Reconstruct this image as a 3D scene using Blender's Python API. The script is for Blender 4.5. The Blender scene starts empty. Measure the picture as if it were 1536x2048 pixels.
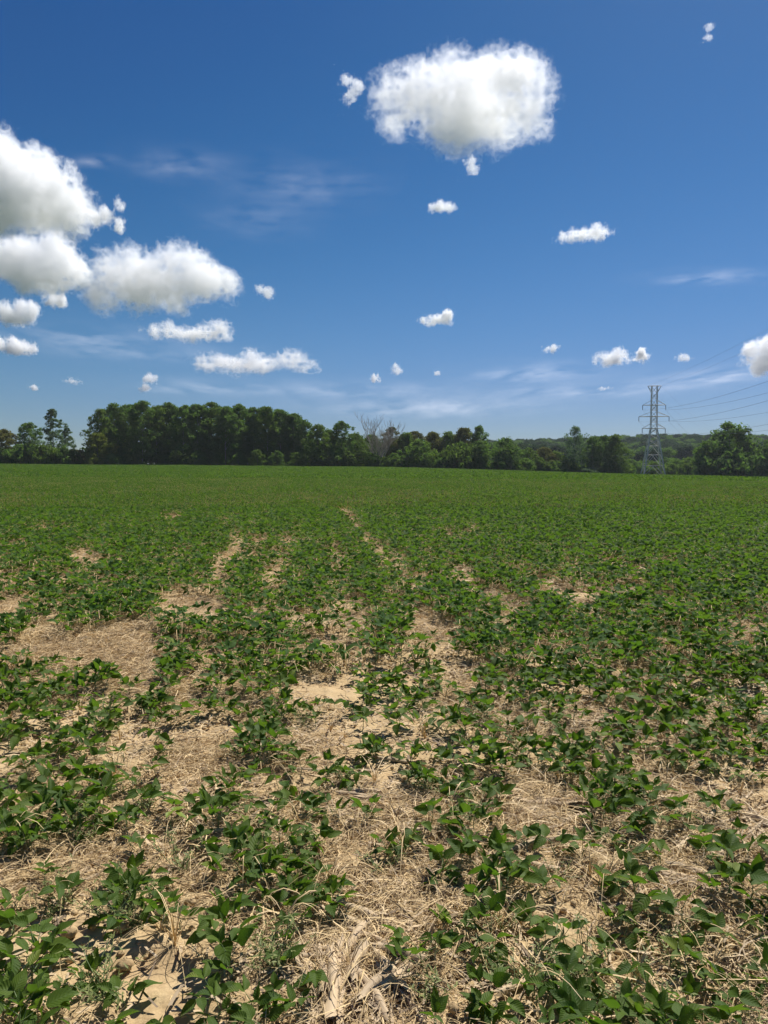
import bpy, math, random
import numpy as np
from mathutils import Vector, Matrix

S = bpy.context.scene
R = math.radians
F = 1518.0            # focal length in pixels of the 1536x2048 photograph
PITCH = math.atan(84.0 / F)
CAM_Z = 1.6

# ------------------------------------------------------------------ camera
cd = bpy.data.cameras.new("camera")
cd.sensor_fit = 'VERTICAL'; cd.sensor_height = 24.0; cd.sensor_width = 18.0
cd.lens = F / 2048.0 * 24.0
cd.clip_start = 0.05; cd.clip_end = 400000
cam = bpy.data.objects.new("camera", cd)
cam.location = (0, 0, CAM_Z); cam.rotation_euler = (R(90) - PITCH, 0, 0)
S.collection.objects.link(cam); S.camera = cam

# ------------------------------------------------------------------ sky, sun, exposure
SUN_EL, SUN_AZ = R(53), R(33)        # azimuth clockwise from the view direction (+Y)
w = bpy.data.worlds.new("World"); S.world = w; w.use_nodes = True
nt = w.node_tree; nt.nodes.clear()
sky = nt.nodes.new('ShaderNodeTexSky'); sky.sky_type = 'NISHITA'; sky.sun_disc = False
sky.sun_elevation = SUN_EL; sky.sun_rotation = SUN_AZ
sky.altitude = 0; sky.air_density = 1.0; sky.dust_density = 0.25; sky.ozone_density = 4.0
bg = nt.nodes.new('ShaderNodeBackground'); bg.inputs[1].default_value = 0.0665
ow = nt.nodes.new('ShaderNodeOutputWorld')
hs = nt.nodes.new('ShaderNodeHueSaturation'); hs.inputs['Saturation'].default_value = 1.22
nt.links.new(sky.outputs[0], hs.inputs['Color'])
def vscale(src, k):
    n = nt.nodes.new('ShaderNodeVectorMath'); n.operation = 'SCALE'; n.inputs['Scale'].default_value = k
    nt.links.new(src, n.inputs[0]); return n.outputs[0]
cu = nt.nodes.new('ShaderNodeRGBCurve')          # deep clear-air blue of the photograph's exposure
for ch, pts in ((0, ((.074, .026), (.1, .041), (.195, .107), (.462, .246))), (1, ((.188, .107), (.238, .150), (.392, .266), (.665, .397))), (2, ((.42, .31), (.515, .387), (.693, .558), (.753, .61)))):
    c_ = cu.mapping.curves[ch]
    for p in pts: c_.points.new(*p)
    c_.points[-1].location = (1, (.5, .6, .80)[ch])
cu.mapping.update()
nt.links.new(vscale(hs.outputs[0], .088), cu.inputs['Color'])
nt.links.new(vscale(cu.outputs[0], 1 / .088), bg.inputs[0]); nt.links.new(bg.outputs[0], ow.inputs[0])

sd = bpy.data.lights.new("sun", 'SUN'); sd.energy = 5.0; sd.angle = R(0.53); sd.color = (1, .965, .915)
so = bpy.data.objects.new("sun", sd)
sunv = Vector((math.sin(SUN_AZ) * math.cos(SUN_EL), math.cos(SUN_AZ) * math.cos(SUN_EL), math.sin(SUN_EL)))
so.rotation_euler = sunv.to_track_quat('Z', 'Y').to_euler(); so.location = (0, 0, 60)
S.collection.objects.link(so)

S.view_settings.view_transform = 'Standard'; S.view_settings.look = 'None'
S.view_settings.exposure = 0.40; S.view_settings.gamma = 1.0; S.view_settings.use_curve_mapping = False
cy = S.cycles
cy.max_bounces = 28; cy.diffuse_bounces = 3; cy.glossy_bounces = 2; cy.transmission_bounces = 4
cy.volume_bounces = 26; cy.transparent_max_bounces = 24
cy.caustics_reflective = False; cy.caustics_refractive = False
cy.use_denoising = True
cy.use_adaptive_sampling = True; cy.adaptive_threshold = 0.02

# ------------------------------------------------------------------ helpers
rng = np.random.default_rng(11)
rnd = random.Random(5)
C = S.collection

def tag(o, label=None, cat=None, group=None, kind=None):
    if label: o["label"] = label
    if cat: o["category"] = cat
    if group: o["group"] = group
    if kind: o["kind"] = kind
    return o

def empty(name, loc=(0, 0, 0), rz=0.0, sc=1.0):
    o = bpy.data.objects.new(name, None); C.objects.link(o)
    o.location = loc; o.rotation_euler = (0, 0, rz); o.scale = (sc, sc, sc)
    o.empty_display_size = 0.1
    return o

class MB:
    """collects vertices / quads / uv / a float attribute"""
    def __init__(s): s.v = []; s.f = []; s.uv = []; s.a = []; s.n = 0
    def add(s, v, f, uv=None, a=0.0):
        v = np.asarray(v, float); f = np.asarray(f, int)
        s.v.append(v); s.f.append(f + s.n); s.n += len(v)
        s.uv.append(np.zeros((len(v), 2)) if uv is None else np.asarray(uv, float))
        s.a.append(np.full(len(v), a) if np.isscalar(a) else np.asarray(a))
    def arrays(s):
        return np.vstack(s.v), np.vstack(s.f), np.vstack(s.uv), np.concatenate(s.a)

def mesh_from(name, v, f, mat, uv=None, a=None, smooth=True):
    v = np.asarray(v, np.float32); f = np.asarray(f, np.int32)
    me = bpy.data.meshes.new(name)
    me.vertices.add(len(v)); me.vertices.foreach_set('co', v.ravel())
    k = f.shape[1]
    me.loops.add(len(f) * k); me.loops.foreach_set('vertex_index', f.ravel())
    me.polygons.add(len(f)); me.polygons.foreach_set('loop_start', np.arange(0, len(f) * k, k, dtype=np.int32))
    me.polygons.foreach_set('use_smooth', np.full(len(f), smooth))
    if uv is not None:
        l = me.uv_layers.new(name='uv'); l.data.foreach_set('uv', np.asarray(uv, np.float32)[f.ravel()].ravel())
    if a is not None:
        at = me.attributes.new('var', 'FLOAT', 'POINT'); at.data.foreach_set('value', np.asarray(a, np.float32))
    me.update(calc_edges=True); me.validate()
    if mat: me.materials.append(mat)
    return me

def obj(name, me, parent=None, link=True):
    o = bpy.data.objects.new(name, me)
    if link: C.objects.link(o)
    if parent: o.parent = parent
    return o

def mbobj(name, mb, mat, parent=None, link=True, smooth=True):
    v, f, uv, a = mb.arrays()
    return obj(name, mesh_from(name, v, f, mat, uv, a, smooth), parent, link)

def tube(mb, pts, rad, n=6, a=0.0, cap=True):
    pts = np.asarray(pts, float); m = len(pts)
    rad = np.broadcast_to(np.asarray(rad, float), (m,))
    t = np.gradient(pts, axis=0); t /= np.linalg.norm(t, axis=1)[:, None] + 1e-9
    up = np.array([0, 0, 1.0]) if abs(t[:, 2]).mean() < .9 else np.array([1.0, 0, 0])
    x = np.cross(t, up); x /= np.linalg.norm(x, axis=1)[:, None] + 1e-9
    y = np.cross(x, t)
    an = np.linspace(0, 2 * np.pi, n, endpoint=False)
    ring = pts[:, None] + rad[:, None, None] * (np.cos(an)[None, :, None] * x[:, None] + np.sin(an)[None, :, None] * y[:, None])
    i = np.arange(m - 1)[:, None] * n; j = np.arange(n)[None]; k = (j + 1) % n
    f = np.stack([i + j, i + k, i + n + k, i + n + j], -1).reshape(-1, 4)
    mb.add(ring.reshape(-1, 3), f, a=a)

def beam(mb, p, q, w, a=0.0):
    tube(mb, [p, q], w * .5 * 1.2, 4, a)

# value noise ---------------------------------------------------------------
_T = np.random.default_rng(3).random(4096)
def _h(i, j, k=0):
    return _T[(i * 7919 + j * 104729 + k * 15485863 + (i * j) % 613) & 4095]
def vn2(x, y, seed=0):
    x = np.asarray(x, float); y = np.asarray(y, float)
    i = np.floor(x).astype(np.int64); j = np.floor(y).astype(np.int64)
    u = x - i; v = y - j; u = u * u * (3 - 2 * u); v = v * v * (3 - 2 * v)
    return ((_h(i, j, seed) * (1 - u) + _h(i + 1, j, seed) * u) * (1 - v) + (_h(i, j + 1, seed) * (1 - u) + _h(i + 1, j + 1, seed) * u) * v)
def fbm2(x, y, o=4, seed=0):
    s = 0; a = .5; t = 0
    for k in range(o):
        s = s + a * vn2(np.asarray(x) * 2 ** k, np.asarray(y) * 2 ** k, seed + k); t += a; a *= .5
    return s / t

# terrain -------------------------------------------------------------------
_AX = np.array([-400, -200, -101, -50, 0, 40, 76, 113, 200, 500.])
_AZ = np.array([4.6, 4.3, 3.75, 3.05, 2.2, .9, -.4, -1.05, -1.6, -2.0])
def terrain(x, y):
    x = np.asarray(x, float); y = np.asarray(y, float)
    t = np.clip(np.clip(y, 0, None) / 225.0, 0, 1.08) ** 1.3
    z = np.interp(x, _AX, _AZ) * t
    rid = np.interp(x, [-2000, -300, -60, 120, 260, 430, 700, 2000], [4, 5, 9, 15, 20, 19, 15, 10])
    e = np.clip((y - 420) / 330.0, 0, 1); e = e * e * (3 - 2 * e)
    z = z * (1 - e) + rid * e
    z = z + .55 * np.sin(x / 37.0 + 1) * np.clip((y - 30) / 200, 0, 1) * .35
    return z
def micro(x, y):
    r = np.hypot(x, y)
    k = np.clip((60 - r) / 50, 0, 1)
    z = (fbm2(x * 1.3, y * 1.3, 3, 1) - .5) * .07 + (fbm2(x * 9, y * 9, 4, 9) - .5) * .035
    n = fbm2(x * 5 + 40, y * 5, 3, 21); z = z + np.clip(n - .55, 0, 1) * .06
    return z * k
def gz(x, y): return terrain(x, y) + micro(x, y)

cp, sp = math.cos(PITCH), math.sin(PITCH)
def ray(px, py):
    a = (px - 768.0) / F; b = (1024.0 - py) / F
    return np.array([a, cp + b * sp, -sp + b * cp])
def ground_at(px, py):
    d = ray(px, py); t = 1.6 / max(-d[2], .004)
    for _ in range(30):
        p = d * t; h = float(terrain(p[0], p[1]))
        if d[2] >= -1e-4 and h < CAM_Z: break
        t += (CAM_Z + p[2] - h) / max(-d[2] + .02, .02) * .6
        t = min(max(t, .5), 2000)
    p = d * t
    return p[0], p[1]
def to_px(x, y, z):
    zz = z - CAM_Z
    dep = y * cp - zz * sp; up = y * sp + zz * cp
    return 768 + F * x / dep, 1024 - F * up / dep

# ------------------------------------------------------------------ materials
def mat(name):
    m = bpy.data.materials.new(name); m.use_nodes = True
    n = m.node_tree.nodes; n.clear()
    o = n.new('ShaderNodeOutputMaterial')
    return m, m.node_tree, o
def N(t, kind, **kw):
    n = t.nodes.new(kind)
    for k, v in kw.items():
        if hasattr(n, k): setattr(n, k, v)
    return n
def ramp(t, stops, fac):
    r = t.nodes.new('ShaderNodeValToRGB'); e = r.color_ramp.elements
    while len(e) < len(stops): e.new(.5)
    for i, (p, c) in enumerate(stops): e[i].position = p; e[i].color = (*c, 1)
    t.links.new(fac, r.inputs[0]); return r.outputs[0]
def noise(t, scale, detail=4, vec=None, rough=.55):
    n = t.nodes.new('ShaderNodeTexNoise'); n.inputs['Scale'].default_value = scale
    n.inputs['Detail'].default_value = detail; n.inputs['Roughness'].default_value = rough
    if vec is not None: t.links.new(vec, n.inputs['Vector'])
    return n.outputs['Fac']
def math_(t, op, a, b=None, clamp=False):
    n = t.nodes.new('ShaderNodeMath'); n.operation = op; n.use_clamp = clamp
    for i, v in enumerate((a, b)):
        if v is None: continue
        if isinstance(v, (int, float)): n.inputs[i].default_value = v
        else: t.links.new(v, n.inputs[i])
    return n.outputs[0]
def mixc(t, fac, a, b, mode='MIX'):
    n = t.nodes.new('ShaderNodeMix'); n.data_type = 'RGBA'; n.blend_type = mode
    for s, v in ((n.inputs[0], fac), (n.inputs[6], a), (n.inputs[7], b)):
        if isinstance(v, (int, float)): s.default_value = v
        elif isinstance(v, tuple): s.default_value = (*v, 1)
        else: t.links.new(v, s)
    return n.outputs[2]

def leaf_mat(name, c1, c2, under, trans, tmix=.35, veins=True, rough=.45, spec=.35, dry=0.0):
    m, t, o = mat(name)
    var = N(t, 'ShaderNodeAttribute', attribute_name='var')
    oi = N(t, 'ShaderNodeObjectInfo')
    f = math_(t, 'FRACT', math_(t, 'ADD', var.outputs['Fac'], math_(t, 'MULTIPLY', oi.outputs['Random'], .35)))
    col = ramp(t, [(0, c1), (1, c2)], f)
    if dry > 0:
        d = math_(t, 'GREATER_THAN', f, 1 - dry)
        col = mixc(t, math_(t, 'MULTIPLY', d, .7), col, (.22, .26, .04))
    p = N(t, 'ShaderNodeBsdfPrincipled')
    if veins:
        uv = N(t, 'ShaderNodeUVMap', uv_map='uv')
        sx = N(t, 'ShaderNodeSeparateXYZ'); t.links.new(uv.outputs[0], sx.inputs[0])
        au = math_(t, 'ABSOLUTE', sx.outputs[0])
        mid = math_(t, 'LESS_THAN', au, .05)
        w_ = math_(t, 'SINE', math_(t, 'MULTIPLY', math_(t, 'SUBTRACT', sx.outputs[1], math_(t, 'MULTIPLY', au, .28)), 48.0))
        side = math_(t, 'GREATER_THAN', w_, .90)
        vv = math_(t, 'MAXIMUM', mid, math_(t, 'MULTIPLY', side, .45))
        col = mixc(t, math_(t, 'MULTIPLY', vv, .45), col, (.13, .20, .06))
        bl = noise(t, 34, 3)
        col = mixc(t, math_(t, 'MULTIPLY', bl, .3), col, (c1[0] * .6, c1[1] * .7, c1[2] * .6))
        bump = N(t, 'ShaderNodeBump'); bump.inputs['Strength'].default_value = .35; bump.inputs['Distance'].default_value = .002
        t.links.new(math_(t, 'ADD', math_(t, 'MULTIPLY', w_, .5), mid), bump.inputs['Height'])
        t.links.new(bump.outputs[0], p.inputs['Normal'])
    geo = N(t, 'ShaderNodeNewGeometry')
    col2 = mixc(t, geo.outputs['Backfacing'], col, under)
    t.links.new(col2, p.inputs['Base Color'])
    p.inputs['Roughness'].default_value = rough; p.inputs['Specular IOR Level'].default_value = spec
    tr = N(t, 'ShaderNodeBsdfTranslucent')
    tc = mixc(t, f, trans, (trans[0] * .65, trans[1] * .8, trans[2] * .7))
    t.links.new(tc, tr.inputs[0])
    mx = N(t, 'ShaderNodeMixShader'); mx.inputs[0].default_value = tmix
    t.links.new(p.outputs[0], mx.inputs[1]); t.links.new(tr.outputs[0], mx.inputs[2])
    t.links.new(mx.outputs[0], o.inputs[0])
    return m

M_SOY = leaf_mat("soy_leaf", (.038, .082, .010), (.108, .160, .020), (.115, .165, .05), (.15, .27, .014), .36, rough=.6, spec=.18, dry=.05)
M_SOYF = leaf_mat("soy_leaf_far", (.022, .072, .011), (.074, .142, .026), (.11, .16, .05), (.15, .27, .018), .38, veins=False, rough=.68, spec=.12, dry=.04)
M_YEL = leaf_mat("yellow_leaf", (.16, .24, .02), (.26, .33, .03), (.2, .26, .06), (.3, .4, .02), .4)
M_WEED = leaf_mat("weed_leaf", (.13, .16, .040), (.23, .25, .075), (.18, .2, .08), (.2, .24, .04), .25, veins=False, rough=.6)
def tree_mat(name, c1, c2, tr): return leaf_mat(name, c1, c2, (c2[0] * 1.15, c2[1] * 1.1, c2[2] * 1.2), tr, .42, veins=False, rough=.85, spec=.08)
M_T = {
 'dark': tree_mat("dark_foliage", (.060, .112, .030), (.112, .178, .046), (.16, .27, .035)),
 'mid': tree_mat("green_foliage", (.064, .112, .026), (.112, .168, .038), (.17, .26, .03)),
 'light': tree_mat("light_foliage", (.080, .140, .030), (.13, .20, .045), (.20, .32, .04)),
 'hill': tree_mat("hill_foliage", (.020, .042, .018), (.040, .068, .028), (.04, .08, .02)),
 'yellow': tree_mat("yellow_green_foliage", (.12, .155, .025), (.18, .21, .04), (.25, .30, .04)),
 'brown': tree_mat("brownish_foliage", (.095, .105, .032), (.14, .14, .042), (.17, .17, .04)),
 'pale': tree_mat("silvery_foliage", (.09, .14, .07), (.15, .21, .11), (.15, .24, .08)),
}

def simple(name, c1, c2, scale=8, rough=.8, bump=.3, dist=.01, coord='Object', var=False, stretch=None):
    m, t, o = mat(name)
    p = N(t, 'ShaderNodeBsdfPrincipled'); tc = N(t, 'ShaderNodeTexCoord')
    vec = tc.outputs[coord]
    if stretch:
        mp = N(t, 'ShaderNodeMapping'); mp.inputs['Scale'].default_value = stretch
        t.links.new(vec, mp.inputs[0]); vec = mp.outputs[0]
    f = noise(t, scale, 5, vec)
    col = ramp(t, [(.3, c1), (.7, c2)], f)
    if var:
        at = N(t, 'ShaderNodeAttribute', attribute_name='var')
        col = mixc(t, at.outputs['Fac'], col, mixc(t, .5, col, (c2[0] * 1.35, c2[1] * 1.3, c2[2] * 1.2)))
        dk = math_(t, 'LESS_THAN', at.outputs['Fac'], .28)
        col = mixc(t, math_(t, 'MULTIPLY', dk, .7), col, (c1[0] * .38, c1[1] * .34, c1[2] * .34))
    t.links.new(col, p.inputs['Base Color'])
    p.inputs['Roughness'].default_value = rough; p.inputs['Specular IOR Level'].default_value = .25
    b = N(t, 'ShaderNodeBump'); b.inputs['Strength'].default_value = bump; b.inputs['Distance'].default_value = dist
    t.links.new(f, b.inputs['Height']); t.links.new(b.outputs[0], p.inputs['Normal'])
    t.links.new(p.outputs[0], o.inputs[0])
    return m
M_STEM = simple("green_stem", (.12, .19, .06), (.19, .25, .10), 40, .6, .1, .001)
M_STRAW = simple("straw", (.46, .325, .16), (.62, .465, .245), 30, .55, .1, .001, var=True)
M_STALK = simple("corn_stalk", (.28, .205, .125), (.50, .385, .245), 30, .7, .8, .002, var=True, stretch=(.15, 4, 4))
M_BARK = simple("bark", (.10, .085, .07), (.20, .18, .15), 6, .9, .6, .03)
M_PALEBARK = simple("pale_bark", (.22, .21, .18), (.36, .34, .30), 3, .9, .5, .03)
M_DEAD = simple("dead_wood", (.30, .27, .23), (.42, .38, .33), 5, .9, .3, .02)
def steel():
    m, t, o = mat("galvanised_steel")
    p = N(t, 'ShaderNodeBsdfPrincipled')
    f = noise(t, 1.2, 4)
    t.links.new(ramp(t, [(.3, (.44, .44, .42)), (.7, (.58, .57, .54))], f), p.inputs['Base Color'])
    p.inputs['Metallic'].default_value = .05; p.inputs['Roughness'].default_value = .6
    t.links.new(p.outputs[0], o.inputs[0]); return m
M_STEEL = steel()
M_INS = simple("porcelain", (.10, .09, .09), (.16, .15, .15), 5, .3, 0)
M_WIRE = simple("aluminium_wire", (.07, .075, .08), (.12, .12, .13), 2, .5, 0)

def soil_mat():
    m, t, o = mat("dry_soil")
    tc = N(t, 'ShaderNodeTexCoord'); P = tc.outputs['Object']
    big = noise(t, .9, 4, P); mid = noise(t, 7, 5, P); fine = noise(t, 70, 6, P, .65)
    col = ramp(t, [(.30, (.42, .285, .145)), (.5, (.54, .385, .20)), (.72, (.62, .46, .255))], mid)
    col = mixc(t, math_(t, 'MULTIPLY', ramp(t, [(.35, (0, 0, 0)), (.7, (1, 1, 1))], fine), .5), col, (.25, .165, .085))
    col = mixc(t, math_(t, 'MULTIPLY', big, .3), col, (.50, .385, .23))
    # grassy verge and woodland floor beyond the crop
    sx = N(t, 'ShaderNodeSeparateXYZ'); t.links.new(P, sx.inputs[0])
    ln = N(t, 'ShaderNodeVectorMath', operation='LENGTH'); t.links.new(P, ln.inputs[0])
    far = math_(t, 'MULTIPLY', math_(t, 'SUBTRACT', ln.outputs['Value'], 198.0), .05, True)
    col = mixc(t, far, col, ramp(t, [(.3, (.03, .05, .012)), (.7, (.06, .085, .022))], noise(t, .8, 5, P)))
    vo = N(t, 'ShaderNodeTexVoronoi', feature='DISTANCE_TO_EDGE'); vo.inputs['Scale'].default_value = 16
    wv = N(t, 'ShaderNodeVectorMath', operation='ADD')
    t.links.new(P, wv.inputs[0])
    nz = N(t, 'ShaderNodeTexNoise'); nz.inputs['Scale'].default_value = 6; t.links.new(P, nz.inputs['Vector'])
    sc_ = N(t, 'ShaderNodeVectorMath', operation='SCALE'); sc_.inputs['Scale'].default_value = .12
    t.links.new(nz.outputs['Color'], sc_.inputs[0]); t.links.new(sc_.outputs[0], wv.inputs[1])
    t.links.new(wv.outputs[0], vo.inputs['Vector'])
    crack = ramp(t, [(0, (0, 0, 0)), (.035, (1, 1, 1))], vo.outputs['Distance'])
    cm = math_(t, 'GREATER_THAN', noise(t, 2.2, 2, P), .52)
    cf = math_(t, 'MULTIPLY', math_(t, 'SUBTRACT', 1.0, crack), cm)
    h = math_(t, 'SUBTRACT', math_(t, 'ADD', math_(t, 'MULTIPLY', mid, .8), math_(t, 'MULTIPLY', fine, .30)), math_(t, 'MULTIPLY', cf, .5))
    b = N(t, 'ShaderNodeBump'); b.inputs['Strength'].default_value = .9; b.inputs['Distance'].default_value = .015
    t.links.new(h, b.inputs['Height'])
    p = N(t, 'ShaderNodeBsdfPrincipled'); p.inputs['Roughness'].default_value = .95; p.inputs['Specular IOR Level'].default_value = .1
    t.links.new(col, p.inputs['Base Color']); t.links.new(b.outputs[0], p.inputs['Normal'])
    t.links.new(p.outputs[0], o.inputs[0]); return m
M_SOIL = soil_mat()

# ------------------------------------------------------------------ ground sheet
def build_ground():
    front = np.linspace(R(-38), R(38), 340)
    back = np.linspace(R(38), R(322), 60)[1:-1]
    an = np.concatenate([front, back]); na = len(an)
    rr = [.6]
    while rr[-1] < 9000: rr.append(rr[-1] * (1.0065 if rr[-1] < 14 else 1.02 if rr[-1] < 400 else 1.06))
    rr = np.array(rr); nr = len(rr)
    X = np.sin(an)[None] * rr[:, None]; Y = np.cos(an)[None] * rr[:, None]
    Z = terrain(X, Y) + micro(X, Y)
    v = np.stack([X, Y, Z], -1).reshape(-1, 3)
    i = np.arange(nr - 1)[:, None] * na; j = np.arange(na)[None]; k = (j + 1) % na
    f = np.stack([i + j, i + na + j, i + na + k, i + k], -1).reshape(-1, 4)
    v = np.vstack([v, [[0, 0, 0]]])
    # close the middle with quads fanning to the centre (pairs of sectors)
    c = len(v) - 1; m = [(c, a, a + 1, a + 2) for a in range(0, na - 2, 2)]
    m.append((c, na - 2, na - 1, 0)) if na % 2 == 0 else None
    if na % 2 == 1: m.append((c, na - 1, 0, c)) if False else None
    f = np.vstack([f, np.array(m)])
    o = obj("field_ground", mesh_from("field_ground", v, f, M_SOIL))
    tag(o, "bare dry tan soil of the field with rising far end", None, None, "structure")
build_ground()

# ------------------------------------------------------------------ leaves and plants
def basis(d, roll=0.0):
    d = d / np.linalg.norm(d)
    s = np.cross(d, [0, 0, 1.0]); ns = np.linalg.norm(s)
    s = s / ns if ns > 1e-4 else np.array([1.0, 0, 0])
    n = np.cross(s, d)
    c, q = math.cos(roll), math.sin(roll)
    return s * c + n * q, d, n * c - s * q          # side, dir, normal

def leaflet(mb, p, d, L, W, fold, droop, roll, nx=4, ny=7, a=0.0):
    s, d, n = basis(np.asarray(d, float), roll)
    t = np.linspace(0, 1, ny + 1); u = np.linspace(-1, 1, nx + 1)
    prof = np.sin(np.pi * t ** .72) ** .85 * (1 - .25 * t); prof[0] = .03; prof[-1] = 0.012
    prof = prof / prof.max()
    T, U = np.meshgrid(t, u, indexing='ij')
    side = U * prof[:, None] * W * .5
    z = np.abs(side) * math.tan(fold) - droop * L * T ** 2 + .03 * L * np.sin(T * 9 + U * 3 + a * 20) * np.abs(U)
    co = np.asarray(p) + (T * L * (1 - .12 * droop))[..., None] * d + side[..., None] * s + z[..., None] * n
    m = nx + 1
    i = np.arange(ny)[:, None] * m; j = np.arange(nx)[None]
    f = np.stack([i + j, i + j + 1, i + m + j + 1, i + m + j], -1).reshape(-1, 4)
    mb.add(co.reshape(-1, 3), f, np.stack([U, T], -1).reshape(-1, 2), a)

def trifoliate(mb, p, d, L, r, nx=4, ny=7):
    """three leaflets at point p; d the heading of the petiole"""
    az = math.atan2(d[1], d[0])
    tilt = r.uniform(-.2, 1.0)
    a = r.random()
    for k, off in enumerate((0, 1.25, -1.25)):
        aa = az + off + r.uniform(-.3, .3)
        e = tilt * (1 if k == 0 else .8) + r.uniform(-.5, .5)
        dd = np.array([math.cos(aa) * math.cos(e), math.sin(aa) * math.cos(e), math.sin(e)])
        q = np.asarray(p) + (np.array([math.cos(az), math.sin(az), .1]) * .018 if k == 0 else 0)
        l = L * r.uniform(.82, 1.1)
        leaflet(mb, q, dd, l, l * r.uniform(.46, .68), r.uniform(.10, .6), r.uniform(.05, .3), r.uniform(-.6, .6) + (off * .35), nx, ny, min(1, max(0, a + r.uniform(-.15, .15))))

def soy_plant(seed, n_leaf, spread, height, nx=4, ny=7, L=.072, stems=True, lowstem=False):
    r = random.Random(seed); fol = MB(); st = MB()
    lean = np.array([r.uniform(-.25, .25), r.uniform(-.25, .25), 1.0])
    top = lean * height * .62
    pts = [lean * height * .62 * q + np.array([math.sin(q * 5 + seed) * .006, math.cos(q * 4) * .006, 0]) for q in np.linspace(0, 1, 5)]
    pts[0][2] = -.02
    ns = 4 if lowstem else 5
    tube(st, pts, np.linspace(.0032, .0018, 5), ns)
    az = r.uniform(0, 6.28)
    for k in range(n_leaf):
        q = (k + 1) / n_leaf
        az += 2.4 + r.uniform(-.5, .5)
        b = top * (.12 + .88 * q)
        ph = height * r.uniform(.12, .45)
        pr = spread * r.uniform(.55, 1.0) * (1.0 if n_leaf > 1 else .3) * (1.15 - .45 * q)
        e = b + np.array([math.cos(az) * pr, math.sin(az) * pr, ph])
        mid = (b + e) / 2 + np.array([math.cos(az) * pr * .15, math.sin(az) * pr * .15, ph * .12])
        tube(st, [b, mid, e], [.0016, .0013, .0011], ns)
        trifoliate(fol, e, e - b, L * (r.uniform(.75, 1.12) if q < .8 else r.uniform(.55, .9)), r, nx, ny)
    if n_leaf > 3:                       # small new leaves at the tip
        for k in range(3):
            aa = r.uniform(0, 6.28)
            leaflet(fol, top, (math.cos(aa) * .6, math.sin(aa) * .6, .9), L * .5, L * .2, .5, .1, 0, 2, 4, .9)
    return fol, st

PROTO = {'A': [], 'B': [], 'C': [], 'Y': []}
for i in range(7): PROTO['A'].append(soy_plant(100 + i, 2 + i % 2, .050, .10 + .015 * (i % 3), L=.092))
for i in range(9): PROTO['B'].append(soy_plant(200 + i, 5 + i % 3, .080, .13 + .015 * (i % 3), L=.086))
for i in range(9): PROTO['C'].append(soy_plant(300 + i, 8 + i % 4, .115, .17 + .02 * (i % 3), L=.080))
PROTO['Y'].append(soy_plant(401, 1, .03, .10, L=.07))
PM = {}
for k, lst in PROTO.items():
    PM[k] = []
    for fol, st in lst:
        v, f, uv, a = fol.arrays(); m1 = mesh_from("soybean_leaves", v, f, M_YEL if k == 'Y' else M_SOY, uv, a)
        v, f, uv, a = st.arrays(); m2 = mesh_from("soybean_stem", v, f, M_STEM, uv, a)
        PM[k].append((m1, m2))

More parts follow.
